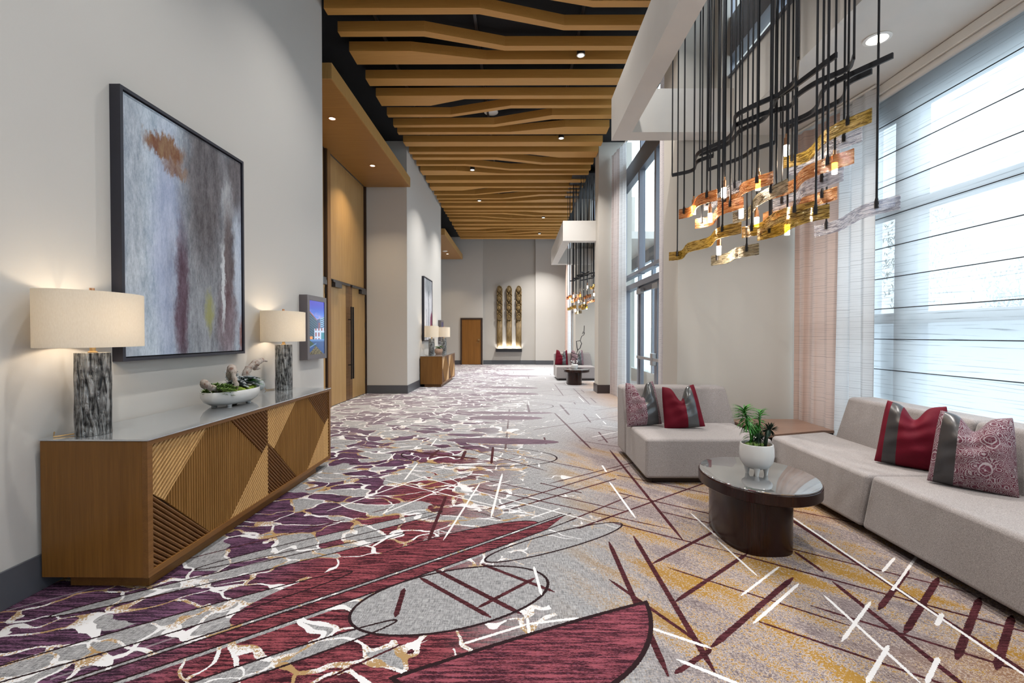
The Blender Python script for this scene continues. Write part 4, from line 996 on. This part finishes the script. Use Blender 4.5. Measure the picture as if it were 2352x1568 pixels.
branch([(bx - .02, by + .16, ZT + .13), (bx - .02, by + .22, ZT + .20), (bx - .01, by + .25, ZT + .27), (bx + .02, by + .31, ZT + .31), (bx + .03, by + .40, ZT + .33), (bx + .04, by + .46, ZT + .32)], [.036, .028, .026, .030, .018, .008], 'driftwood', t, seed=3)
branch([(bx, by + .27, ZT + .29), (bx + .02, by + .33, ZT + .26), (bx + .03, by + .36, ZT + .262)], [.022, .014, .008], 'driftwood', t, seed=4)
mb = MB(); rr = random.Random(5)
for k in range(9):
    a = rr.uniform(0, 6.28); c = (bx + rr.uniform(-.02, .10), by + rr.uniform(-.01, .18), ZT + rr.uniform(.14, .19)); rosette(mb, c, rr.uniform(.07, .10), 18, .048, .5, .4, rr)
mb.build('grey_succulents', M['leaf_grey'], t, smooth='all')
mb = MB()
for k in range(60):
    c = (bx + rr.uniform(-.06, .12), by - .24 + rr.uniform(-.05, .12), ZT + rr.uniform(.09, .17)); rosette(mb, c, rr.uniform(.035, .065), 7, .018, .9, .3, rr)
mb.build('olive_sprigs', M['leaf_olive'], t, smooth='all')
mb = MB()
for k in range(26):
    s0 = Vector((bx + rr.uniform(-.04, .03), by + rr.uniform(-.02, .10), ZT + .15)); h = rr.uniform(.05, .13)
    mb.tube([s0, s0 + Vector((rr.uniform(-.02, .02), rr.uniform(-.03, .05), h))], .0012, 4)
    for q in range(5): leaf(mb, s0 + Vector((0, 0, h * (0.4 + .15 * q))), (rr.uniform(-1, 1), rr.uniform(-1, 1), .6), .022, .014, .2, 2)
mb.build('eucalyptus_sprigs', M['leaf_grey'], t, smooth='all')
mb = MB(); rosette(mb, (bx + .06, by + .17, ZT + .14), .13, 34, .018, 1.0, .4, rr); mb.build('green_agave', M['leaf'], t, smooth='all')
mb = MB(); mb.sphere((bx + .09, by + .23, ZT + .125), .05, 14, 9); mb.build('round_cactus', M['leaf_grey'], t, smooth='all')

# planter on the coffee table
TX, TY, TZ = 1.67, 3.226, 0.428
px_, py_ = 1.655, 3.20
t = thing('potted_plant', (px_, py_, TZ), 'white footed pot of spiky green succulents on the oval coffee table', 'plant')
MB().lathe([(0.001, .040), (.05, .042), (.082, .060), (.104, .095), (.110, .135), (.108, .185), (.103, .212), (.097, .214), (.095, .205), (.095, .196), (.001, .196)], (px_, py_, TZ), 40).build('pot', M['ceramic'], t, smooth=True)
for k in range(4):
    a = PI / 4 + k * PI / 2 + 0.35; c = (px_ + .058 * math.cos(a), py_ + .058 * math.sin(a), TZ)
    MB().lathe([(.011, 0), (.014, .02), (.022, .06)], c, 14).build('foot', M['ceramic'], t, smooth=True)
MB().lathe([(.001, .198), (.094, .197), (.094, .192), (.001, .192)], (px_, py_, TZ), 28).build('soil', M['soil'], t)
mb = MB(); rr = random.Random(3)
for k in range(70):
    a = rr.uniform(0, 6.28); q = math.sqrt(rr.random()); mb.sphere((px_ - .02 + .06 * q * math.cos(a), py_ + .045 * q * math.sin(a), TZ + .205 + .016 * (1 - q)), rr.uniform(.006, .012), 6, 4)
mb.build('moss', M['moss_dark'] if 'moss_dark' in M else M['leaf_olive'], t, smooth='all', kind='stuff')
for (dx, dy, h, hx, hy, sc_, nl) in ((-.035, 0, .30, -.055, .0, 1.0, 110), (.01, .03, .27, .045, .03, .82, 90), (-.02, .02, .17, -.01, .01, .7, 60)):
    top = Vector((px_ + dx + hx, py_ + dy + hy, TZ + .20 + h)); bot = Vector((px_ + dx, py_ + dy, TZ + .20))
    MB().tube([bot, bot.lerp(top, .5) + Vector((.01, 0, 0)), top - Vector((0, 0, .05))], .006, 8).build('stem', M['leaf'], t, smooth='all')
    mb = MB()
    for k in range(nl):
        f = rr.random(); a = rr.uniform(0, 6.28); el = (-.7 + 1.9 * (1 - f)); pp = top - Vector((hx * f * .5, 0, f * .13 + .05))
        leaf(mb, pp, (math.cos(a), math.sin(a), el), rr.uniform(.075, .12) * sc_ * (1.05 - .25 * f), .0105, .9, 5)
    mb.build('foliage', M['leaf'], t, smooth='all')
mb = MB()
for (cx, cz, s_) in ((.070, .315, 1.0), (.0, .255, .75)):
    for k in range(70):
        a = rr.uniform(0, 2 * PI); e = rr.uniform(-.5, .9); c = (px_ + cx + .012 * math.cos(a), py_ - .03, TZ + cz)
        leaf(mb, c, (math.cos(a), .25 * rr.uniform(-1, 1), math.sin(a)), .058 * s_ * rr.uniform(.8, 1.05), .010, .15, 3)
mb.build('crested_succulent', M['leaf_dark'], t, smooth='all')
MB().tube([(px_ + .045, py_ - .02, TZ + .20), (px_ + .06, py_ - .03, TZ + .31)], [.014, .010], 8).build('stem', M['leaf_dark'], t, smooth='all')

# pot on second console
t = thing('potted_plant', (-2.30, 13.45, ZT), 'whitewashed clay pot of small succulents between the lamps of the second console', 'plant')
MB().lathe([(.001, 0), (.09, 0), (.115, .05), (.12, .12), (.105, .155), (.095, .155), (.10, .12), (.001, .12)], (-2.30, 13.45, ZT), 28).build('pot', M['terracotta'], t, smooth=True)
mb = MB(); rr = random.Random(9)
for k in range(16): rosette(mb, (-2.30 + rr.uniform(-.09, .09), 13.45 + rr.uniform(-.08, .08), ZT + rr.uniform(.15, .22)), rr.uniform(.06, .10), 10, .02, .8, .3, rr)
mb.build('foliage', M['leaf_olive'], t, smooth='all')
mb = MB()
for k in range(5): rosette(mb, (-2.27 + rr.uniform(-.03, .06), 13.45, ZT + .18 + k * .04), .07, 9, .015, 1.4, .2, rr)
mb.build('foliage', M['leaf_grey'], t, smooth='all')

# ------------------------------------------------------------------ sofas
def soft(mb, name, parent, bev=0.035, mat='sofa', label=None, seg=4): return mb.build(name, M[mat], parent, bevel=bev, seg=seg, label=label)
def frustum(mb, bot, top, z0, z1):
    n = len(bot); vs = [(a, b_, z0) for a, b_ in bot] + [(a, b_, z1) for a, b_ in top]
    mb.add(vs, [tuple(range(n))[::-1], tuple(range(n, 2 * n))] + [(i, (i + 1) % n, n + (i + 1) % n, n + i) for i in range(n)]); return mb
def sofa_across(dy, lab):
    t = thing('armless_sofa', (1.81, 4.9 + dy, 0), lab, 'sofa')
    Y = lambda v: v + dy
    soft(frustum(MB(), [(1.19, Y(4.28)), (2.38, Y(4.28)), (2.38, Y(5.12)), (1.20, Y(5.12))], [(1.205, Y(4.315)), (2.38, Y(4.315)), (2.38, Y(5.14)), (1.205, Y(5.14))], .055, .418), 'seat', t, .03)
    vs = [(1.195, Y(5.11)), (2.44, Y(5.11)), (2.44, Y(5.52)), (1.195, Y(5.52))]
    mb = MB(); prof = [(5.11, .055), (5.52, .055), (5.545, .80), (5.275, .80), (5.135, .42)]
    mb.prism([(Y(a), b_) for a, b_ in prof], 0, 1, lambda a, b_, h: (1.195 + h * (1.235 - max(0, (b_ - .42)) * .16), a, b_))
    soft(mb, 'backrest', t, .035)
    MB().box(1.27, 2.36, Y(4.36), Y(5.46), 0, .06).build('plinth', M['dark_frame'], t)
    return t
def sofa_along(lab1, dy=0.0):
    Y = lambda v: v + dy
    for k, (ya, yb, yc, lab) in enumerate(((3.225, 4.47, 4.68, lab1[0]), (1.62, 3.215, 3.215, lab1[1]))):
        t = thing('armless_sofa', (2.9, Y((ya + yb) / 2), 0), lab, 'sofa')
        bot = [(2.385, Y(ya)), (3.10, Y(ya)), (3.10, Y(yc)), (2.385, Y(yb))]; top = [(2.43, Y(ya)), (3.10, Y(ya)), (3.10, Y(yc)), (2.455, Y(yb))]
        soft(frustum(MB(), bot, top, .055, .418), 'seat', t, .03)
        xs = [(3.045, .30), (3.40, .055), (3.42, .80), (3.16, .80), (3.055, .42)]
        mb = MB(); ye = 4.47 if k == 0 else yb
        slope = .20 if k == 0 else 0.0
        mb.prism(xs, 0, 1, lambda a, b_, h: (a, Y(ya + h * (ye - ya - slope * 0.16 * max(0, b_ - .42) * 2)), b_))
        soft(mb, 'backrest', t, .035)
        MB().box(2.50, 3.3, Y(ya + .0), Y(yb - .06), 0, .06).build('plinth', M['dark_frame'], t)
sofa_across(0, 'grey armless sofa facing the camera against the beige cross wall')
sofa_along(('grey sofa section under the window next to the wooden corner table', 'grey sofa section under the window running out of the picture corner'))
sofa_across(PER, 'distant grey armless sofa half hidden by the column')
# corner table
t = thing('corner_table', (2.9, 5.0, 0), 'low walnut corner table filling the gap between two sofas', 'table')
pl = [(2.45, 4.52), (3.11, 4.74), (3.24, 4.74), (3.25, 5.38), (2.445, 5.38)]
MB().prism(pl, .385, .415).build('tabletop', M['table_wood'], t, bevel=.003)
MB().prism([(2.47, 4.56), (3.10, 4.77), (3.25, 4.77), (3.27, 5.38), (2.47, 5.38)], 0, .385).build('base', M['espresso'], t)

# coffee tables
def coffee(dy, lab, top='stone'):
    t = thing('coffee_table', (TX, TY + dy, 0), lab, 'table')
    MB().lathe([(0.985, .345), (1.0, .350), (1.0, .412), (.99, .416), (.001, .416)], (TX, TY + dy, 0), 72, .368, .438).build('tabletop', M['espresso'], t, smooth=True)
    MB().lathe([(.99, .4165), (.995, .4185), (.995, .4255), (.985, .4275), (.001, .4275)], (TX, TY + dy, 0), 72, .362, .432).build('glass_top', M['table_glass'], t, smooth=True, label='reflective grey glass top')
    n = 56; vs = []
    for z in (0.0, .345):
        for k in range(n):
            a = 2 * PI * k / n; c, s_ = math.cos(a), math.sin(a); e = 2 / 2.8
            vs.append((1.60 + .212 * math.copysign(abs(c) ** e, c), 3.20 + dy + .315 * math.copysign(abs(s_) ** e, s_), z))
    MB().add(vs, [tuple(range(n))[::-1], tuple(range(n, 2 * n))] + [(k, (k + 1) % n, n + (k + 1) % n, n + k) for k in range(n)]).build('pedestal', M['espresso'], t, smooth=True)
M['table_glass'] = simple('grey_back_glass', (0.52, 0.53, 0.54), 0.035, 0.8, 5, 0.02, 0.0)
coffee(0, 'oval dark wood coffee table with grey glass top in front of the sofas')
coffee(PER + 0.1, 'distant dark oval coffee table with twig vase beside the column')
# twig vase on far table
vx, vy = 1.60, 12.95
t = thing('twig_vase', (vx, vy, TZ), 'white vase with bent black twigs on the far coffee table', 'vase')
MB().lathe([(.001, 0), (.07, 0), (.10, .05), (.095, .12), (.07, .14), (.06, .14), (.001, .13)], (vx, vy, TZ), 28).build('vase', M['ceramic'], t, smooth=True)
def tw(l, r=.012): MB().tube([(vx + a, vy, TZ + b_) for a, b_ in l], r, 6).build('twig', M['twig'], t)
tw([(.02, .12), (.06, .30), (-.08, .36), (-.10, .48), (.05, .42), (.10, .55), (.15, .58), (.20, .72), (.16, .80), (.05, .78), (.07, .62), (.09, .52)])
tw([(.16, .80), (.20, .92), (.26, .96), (.28, 1.02), (.24, 1.05), (.22, .98)], .009)
tw([(.26, 1.0), (.27, 1.22)], .010)
tw([(-.06, .36), (-.12, .24), (-.02, .14)], .012)
mb = MB(); rr = random.Random(4)
for k in range(30): mb.sphere((vx + rr.uniform(-.10, .10), vy + rr.uniform(-.06, .06), TZ + rr.uniform(.13, .24)), rr.uniform(.008, .018), 6, 4)
mb.build('white_flowers', M['ceramic'], t, smooth='all')

# ------------------------------------------------------------------ pillows
def pillow(c, w, h, th, yaw, lean, mats, band, lab, dent=.34, roll=0.0):
    """c: bottom centre; band: (u0, u1) strip of leather"""
    t = thing('throw_pillow', c, lab, 'pillow', 'throw pillows on the sofas')
    n = 26; Rm = Matrix.Rotation(yaw, 3, 'Z') @ Matrix.Rotation(lean, 3, 'X') @ Matrix.Rotation(roll, 3, 'Y')
    def P(u, v, s):
        pinch = 1 - .07 * (1 - v * v) - .03; xx = w / 2 * u * pinch * (1 if v > -0.2 else 1.0); pz = 1 - (.10 if v > 0 else -.01) * (1 - u * u)
        zz = h / 2 * (v * pz) + h / 2
        k = max(0, (v + 1) / 2) ** 3; zz -= dent * h * k * math.exp(-(u / .30) ** 2); xx *= 1 - .22 * k
        yy = s * th / 2 * (max(0, 1 - abs(u) ** 2.4) ** .62) * (max(0, 1 - abs(v) ** 2.4) ** .62)
        yy += (.010 * math.sin(7 * u + 3 * v) + .006 * math.sin(13 * v - 4 * u)) * (1 - u * u) * (1 - v * v) - .035 * k * math.exp(-(u / .25) ** 2) * s
        return Rm @ Vector((xx, yy, zz)) + Vector(c)
    for nm, sel, mat in (('cover', lambda u: not (band[0] < u < band[1]), mats[0]), ('leather_band', lambda u: band[0] < u < band[1], mats[1])):
        mb = MB(); ix = {}
        def vid(i, j, s):
            if i in (0, n) or j in (0, n): s = 1
            if (i, j, s) not in ix:
                ix[(i, j, s)] = len(mb.v); mb.v.append(tuple(P(-1 + 2 * i / n, -1 + 2 * j / n, s if not (i in (0, n) or j in (0, n)) else 0)))
            return ix[(i, j, s)]
        for s in (-1, 1):
            for i in range(n):
                if not sel(-1 + 2 * (i + .5) / n): continue
                for j in range(n):
                    q = [vid(i, j, s), vid(i + 1, j, s), vid(i + 1, j + 1, s), vid(i, j + 1, s)]
                    mb.f.append(tuple(q if s < 0 else q[::-1])); mb.mi.append(0)
        o = mb.build(nm, M[mat], t, smooth='all')
        sb = o.modifiers.new('sub', 'SUBSURF'); sb.levels = 1; sb.render_levels = 1
    return t
SZ = .419
pillow((1.36, 4.93, SZ), .42, .48, .17, .15, -.20, ('paisley', 'leather'), (.10, .75), 'mauve paisley pillow with black leather band at the left end of the cross sofa', roll=-.05)
pillow((1.74, 4.80, SZ), .44, .46, .17, -.12, -.30, ('red', 'leather'), (.12, .70), 'crimson pillow with silver leather band on the cross sofa', roll=-.10)
pillow((2.87, 3.39, .418), .45, .49, .24, -.80, -.28, ('red', 'leather_dark'), (-.80, -.35), 'crimson velvet pillow with charcoal band on the window sofa', dent=.22, roll=.03)
pillow((2.85, 2.92, .418), .44, .49, .24, -.78, -.26, ('paisley', 'leather_dark'), (-.85, -.38), 'mauve paisley pillow with charcoal band closest to the picture corner', dent=.20, roll=.03)
pillow((1.42, 14.85, SZ), .46, .50, .17, .1, -.20, ('red', 'leather'), (.05, .65), 'crimson pillow on the distant sofa', roll=.05)
pillow((1.92, 14.87, SZ), .46, .50, .17, -.1, -.20, ('paisley', 'leather'), (.1, .7), 'paisley pillow on the distant sofa behind the twigs')

# ------------------------------------------------------------------ fibre art on the end wall
NW = YE + 0.12
for i, x in enumerate((-.83, -.385, .062)):
    t = thing('fibre_hanging', (x, NW - .10, .75), ('knotted bronze fibre hanging on the end wall, ' + ('the one next to the door side', 'the middle of three', 'the one towards the windows')[i]), 'art', 'three knotted fibre hangings')
    for s in range(22):
        f = (s + .5) / 22 * 2 - 1; xx = x + f * .122
        zt = 2.03
        MB().tube([(xx * 1 + .012 * f, NW - .06 - .03 * (1 - f * f), .752), (xx, NW - .07 - .05 * (1 - f * f), 1.1), (x + f * .115, NW - .07 - .05 * (1 - f * f), zt)], .0085, 5).build('strand', M['fiber'], t, smooth='all')
    MB().prism([(x - .13, NW - .06), (x + .13, NW - .06), (x + .13, NW - .02), (x - .13, NW - .02)], .9, 3.55).build('core', M['fiber'], t)
    for k in range(4):
        zc = 2.22 + k * .43
        mb = MB().lathe([(.001, -.16), (.06, -.14), (.105, -.06), (.115, .02), (.095, .11), (.05, .155), (.001, .165)], (x, NW - .10, zc), 20, 1.0, .6); mb.build('knot', M['fiber'], t, smooth='all')
        MB().tube([(x - .03, NW - .17, zc - .13), (x - .10, NW - .16, zc - .02), (x - .075, NW - .17, zc + .10), (x, NW - .175, zc + .15), (x + .075, NW - .17, zc + .10), (x + .10, NW - .16, zc - .02), (x + .03, NW - .17, zc - .13)], .016, 8).build('loop', M['fiber'], t, smooth='all')
        if k < 3: MB().tube([(x - .12, NW - .11, zc + .12), (x - .085, NW - .13, zc + .215), (x - .12, NW - .11, zc + .31)], .028, 8).build('side_cord', M['fiber'], t, smooth='all'); MB().tube([(x + .12, NW - .11, zc + .12), (x + .085, NW - .13, zc + .215), (x + .12, NW - .11, zc + .31)], .028, 8).build('side_cord', M['fiber'], t, smooth='all')
t = thing('wall_ledge', (-.39, NW - .09, .595), 'black uplight ledge below the fibre hangings', 'ledge')
MB().box(-1.0, .215, NW - .20, NW - .18, .595, .75).box(-1.0, -.98, NW - .18, NW, .595, .75).box(.195, .215, NW - .18, NW, .595, .75).box(-.98, .195, NW - .18, NW, .595, .62).build('trough', M['black_metal'], t)
a = area('uplight', (-.39, NW - .10, .66), (PI - .12, 0, 0), 1.1, 16, (1, .95, .88), .04, math.radians(120))

# ------------------------------------------------------------------ chandeliers
def catmull(pts, n=8):
    P = [Vector(p) for p in pts]; P = [P[0] * 2 - P[1]] + P + [P[-1] * 2 - P[-2]]; out = []
    for i in range(1, len(P) - 2):
        for j in range(n):
            t_ = j / n; a, b_, c, d = P[i - 1], P[i], P[i + 1], P[i + 2]
            out.append(0.5 * ((2 * b_) + (c - a) * t_ + (2 * a - 5 * b_ + 4 * c - d) * t_ ** 2 + (3 * b_ - a - 3 * c + d) * t_ ** 3))
    out.append(P[-2]); return out
RIB = [([(2.33, 3.66), (2.37, 3.46), (2.31, 3.23), (2.27, 3.05), (2.33, 2.85)], 2.2, 'clear'),
 ([(1.78, 3.69), (1.85, 3.55), (1.81, 3.35), (1.80, 3.15), (1.90, 2.97)], 2.2, 'gold'), ([(1.83, 3.55), (1.89, 3.35), (1.84, 3.12), (1.85, 2.97), (1.91, 2.86)], 2.15, 'gold'),
 ([(1.57, 4.81), (1.66, 4.70), (1.59, 4.32), (1.67, 4.06), (1.60, 3.72), (1.69, 3.52)], 2.2, 'gold'), ([(1.73, 4.15), (1.80, 4.0), (1.77, 3.76), (1.85, 3.57)], 2.05, 'smoke'),
 ([(1.49, 4.29), (1.56, 4.17), (1.50, 3.86), (1.58, 3.69)], 2.5, 'amber'), ([(1.62, 4.24), (1.71, 4.10), (1.64, 3.78), (1.72, 3.55)], 2.4, 'amber'),
 ([(1.69, 3.93), (1.77, 3.78), (1.71, 3.52), (1.80, 3.29)], 2.5, 'amber'), ([(1.86, 4.02), (1.92, 3.88), (1.80, 3.49), (1.82, 3.15)], 2.4, 'smoke'),
 ([(1.88, 3.53), (1.96, 3.33), (1.89, 3.05), (1.99, 2.77)], 2.45, 'amber'), ([(2.0, 3.65), (2.07, 3.47), (1.98, 3.21), (2.04, 2.93)], 2.4, 'clear'),
 ([(2.03, 3.85), (2.08, 3.45), (2.16, 3.16)], 2.35, 'amber'), ([(2.10, 3.70), (2.20, 3.55), (2.11, 3.18), (2.19, 2.9)], 2.75, 'gold'),
 ([(2.16, 3.74), (2.21, 3.51), (2.18, 3.28), (2.25, 3.06)], 2.7, 'clear'), ([(1.68, 4.19), (1.72, 4.10), (1.70, 3.76), (1.74, 3.63)], 2.55, 'clear')]
RAIL = [[(1.66, 5.0), (1.82, 4.85), (1.78, 4.61), (1.87, 4.46)], [(1.74, 4.59), (1.71, 4.37), (1.83, 4.09), (1.78, 3.85), (1.71, 3.67), (1.75, 3.53), (1.84, 3.38), (1.90, 3.26), (1.95, 2.87)],
 [(1.98, 4.83), (2.04, 4.73), (2.16, 4.52), (2.19, 4.32), (2.29, 4.16)], [(1.73, 4.43), (1.88, 4.20), (1.87, 3.92), (1.95, 3.70), (1.87, 3.36), (1.87, 3.16), (1.73, 2.89)],
 [(1.78, 3.82), (1.91, 3.62), (2.04, 3.51), (2.0, 3.36), (2.03, 3.18), (2.12, 3.02), (2.07, 2.89)], [(2.16, 3.84), (2.26, 3.59), (2.15, 3.31), (2.15, 3.18), (2.30, 2.88)], [(2.23, 3.86), (2.34, 3.51), (2.35, 3.39), (2.25, 3.20), (2.30, 3.05)]]
BUL = [(1.995, 3.468, 2.75), (1.793, 3.479, 2.5), (1.624, 3.667, 2.5), (1.58, 4.172, 2.5), (1.675, 4.05, 2.4), (1.783, 3.715, 2.35), (1.946, 3.792, 2.3), (1.969, 3.404, 2.15), (2.13, 3.142, 2.5), (1.715, 3.96, 2.1)]
def chandelier(dy, lab):
    ZP = 5.72
    t = thing('chandelier', (1.9, 3.8 + dy, ZP), lab, 'chandelier')
    MB().box(1.50, 2.40, 2.7 + dy, 5.05 + dy, ZP, ZP + .05).build('ceiling_plate', M['black_metal'], t, bevel=.005)
    rods = []
    for path, z, kind in RIB:
        C = catmull([(a, b_ + dy, 0) for a, b_ in path], 8); h = .044; th = .004; mb = MB(); n = len(C); vs = []
        for i, p in enumerate(C):
            d = (C[min(i + 1, n - 1)] - C[max(i - 1, 0)]).normalized(); nr = Vector((-d.y, d.x, 0)) * th
            wob = .0012 * math.sin(i * 2.1)
            vs += [(p.x - nr.x, p.y - nr.y, z - h + wob), (p.x + nr.x, p.y + nr.y, z - h + wob), (p.x + nr.x, p.y + nr.y, z + h + wob), (p.x - nr.x, p.y - nr.y, z + h + wob)]
        fs = [(4 * i + k, 4 * i + (k + 1) % 4, 4 * i + 4 + (k + 1) % 4, 4 * i + 4 + k) for i in range(n - 1) for k in range(4)] + [(3, 2, 1, 0), tuple(4 * (n - 1) + k for k in range(4))]
        rb = mb.add(vs, fs).build('glass_ribbon', M['glass_' + kind], t, smooth=True, label={'clear': 'clear rippled glass ribbon', 'gold': 'gold rippled glass ribbon', 'amber': 'amber rippled glass ribbon', 'smoke': 'smoky rippled glass ribbon'}[kind])
        for f in (.14, .86):
            p = C[int(f * (n - 1))]; rods.append((p.x, p.y, z + .01)); MB().lathe([(.001, -.02), (.013, -.018), (.013, .02), (.008, .045), (.001, .045)], (p.x, p.y, z + .015), 10).build('clamp', M['black_metal'], rb, smooth=True)
    for p in RAIL:
        C = catmull([(a, b_ + dy, 0) for a, b_ in p], 8); n = len(C); vs = []
        for i, q in enumerate(C):
            d = (C[min(i + 1, n - 1)] - C[max(i - 1, 0)]).normalized(); nr = Vector((-d.y, d.x, 0)) * .007
            vs += [(q.x - nr.x, q.y - nr.y, 3.085), (q.x + nr.x, q.y + nr.y, 3.085), (q.x + nr.x, q.y + nr.y, 3.12), (q.x - nr.x, q.y - nr.y, 3.12)]
        fs = [(4 * i + k, 4 * i + (k + 1) % 4, 4 * i + 4 + (k + 1) % 4, 4 * i + 4 + k) for i in range(n - 1) for k in range(4)] + [(3, 2, 1, 0), tuple(4 * (n - 1) + k for k in range(4))]
        MB().add(vs, fs).build('spacer_rail', M['black_metal'], t)
        for e in (C[0], C[-1]):
            if all((e.x - q[0]) ** 2 + (e.y - q[1]) ** 2 > .14 ** 2 for q in rods): rods.append((e.x, e.y, 3.10))
    for (x, y, z) in rods: MB().tube([(x, y + (0 if True else 0), z), (x, y, ZP)], .0068, 8).build('rod', M['black_metal'], t)
    for (x, y, z) in BUL:
        y += dy
        so = MB().lathe([(.001, .045), (.017, .045), (.017, .10), (.009, .105), (.009, .13), (.001, .13)], (x, y, z), 14).build('lamp_holder', M['copper'], t, smooth=True)
        MB().lathe([(.001, -.03), (.017, -.03), (.018, .045), (.001, .045)], (x, y, z), 14).build('bulb', M['bulb'], so, smooth=True)
        MB().tube([(x, y, z + .12), (x, y, ZP)], .0068, 8).build('rod', M['black_metal'], t)
    for (x, y, z) in BUL[::3]: point('glow', (x + .03, y + dy, z - .06), 5, (1, .80, .58), .03, t)
    return t
chandelier(0, 'cluster chandelier of amber and clear glass ribbons on black rods, near the window')
chandelier(PER, 'distant matching glass ribbon chandelier inside the second soffit frame')

# ------------------------------------------------------------------ outdoors
structure('ground', MB().box(3.9, 40, -25, 45, -.25, -.12), M['pave'])
fe = structure('wall_garden', MB().box(9.0, 9.2, -20, 40, -.12, 1.85), M['fence_white'])
fe['label'] = 'pale rendered garden wall'
pt_ = thing('louvred_neighbour', (6.6, 10.0, -.12), 'pale louvred building corner seen through the glass doors', 'building')
MB().box(6.6, 8.2, 10.5, 16, -.12, 7).build('wall', M['fence_white'], pt_)
for k in range(14): MB().box(6.52, 6.6, 10.5, 16, 3.0 + k * .16, 3.12 + k * .16).build('louvre', M['louvre'], pt_)
def tree(x, y, h, r, lab, seed):
    rr = random.Random(seed); t = thing('tree', (x, y, -.12), lab, 'tree', 'hazy trees beyond the garden wall')
    MB().tube([(x, y, -.12), (x + .05, y, h * .5), (x, y + .1, h * .75)], [.12, .09, .05], 8).build('trunk', M['treebark'], t, smooth='all')
    mb = MB()
    for k in range(1500):
        a, e, q = rr.uniform(0, 2 * PI), rr.uniform(-1, 1), rr.random() ** .4
        s_ = 1 + .25 * math.sin(3 * a + seed) + .2 * math.sin(5 * e + seed)
        c = (x + r * q * s_ * math.cos(a) * math.sqrt(1 - e * e), y + r * q * s_ * math.sin(a) * math.sqrt(1 - e * e), h * .66 + h * .34 * q * e)
        leaf(mb, c, (rr.uniform(-1, 1), rr.uniform(-1, 1), rr.uniform(-.6, .8)), rr.uniform(.16, .3), .10, .3, 1)
    mb.build('crown', M['treeleaf'], t, smooth='all')
for i, (x, y, h, r, l) in enumerate(((15, 17.5, 6.2, 1.6, 'tallest hazy tree seen through the far end of the roman shade'), (14.5, 13.2, 3.6, 1.3, 'low round tree at the middle of the shade'), (15.5, 9.4, 3.9, 1.3, 'low broad tree beyond the garden wall, behind the shade centre'), (15, 5.4, 4.2, 1.4, 'leafy tree towards the picture edge behind the shade'), (14.5, 22.5, 4.6, 1.5, 'tree beyond the garden wall hidden behind the curtain'), (16, 1, 4.5, 1.5, 'tree beyond the garden wall outside the picture'))):
    tree(x, y, h, r, l, i + 3)
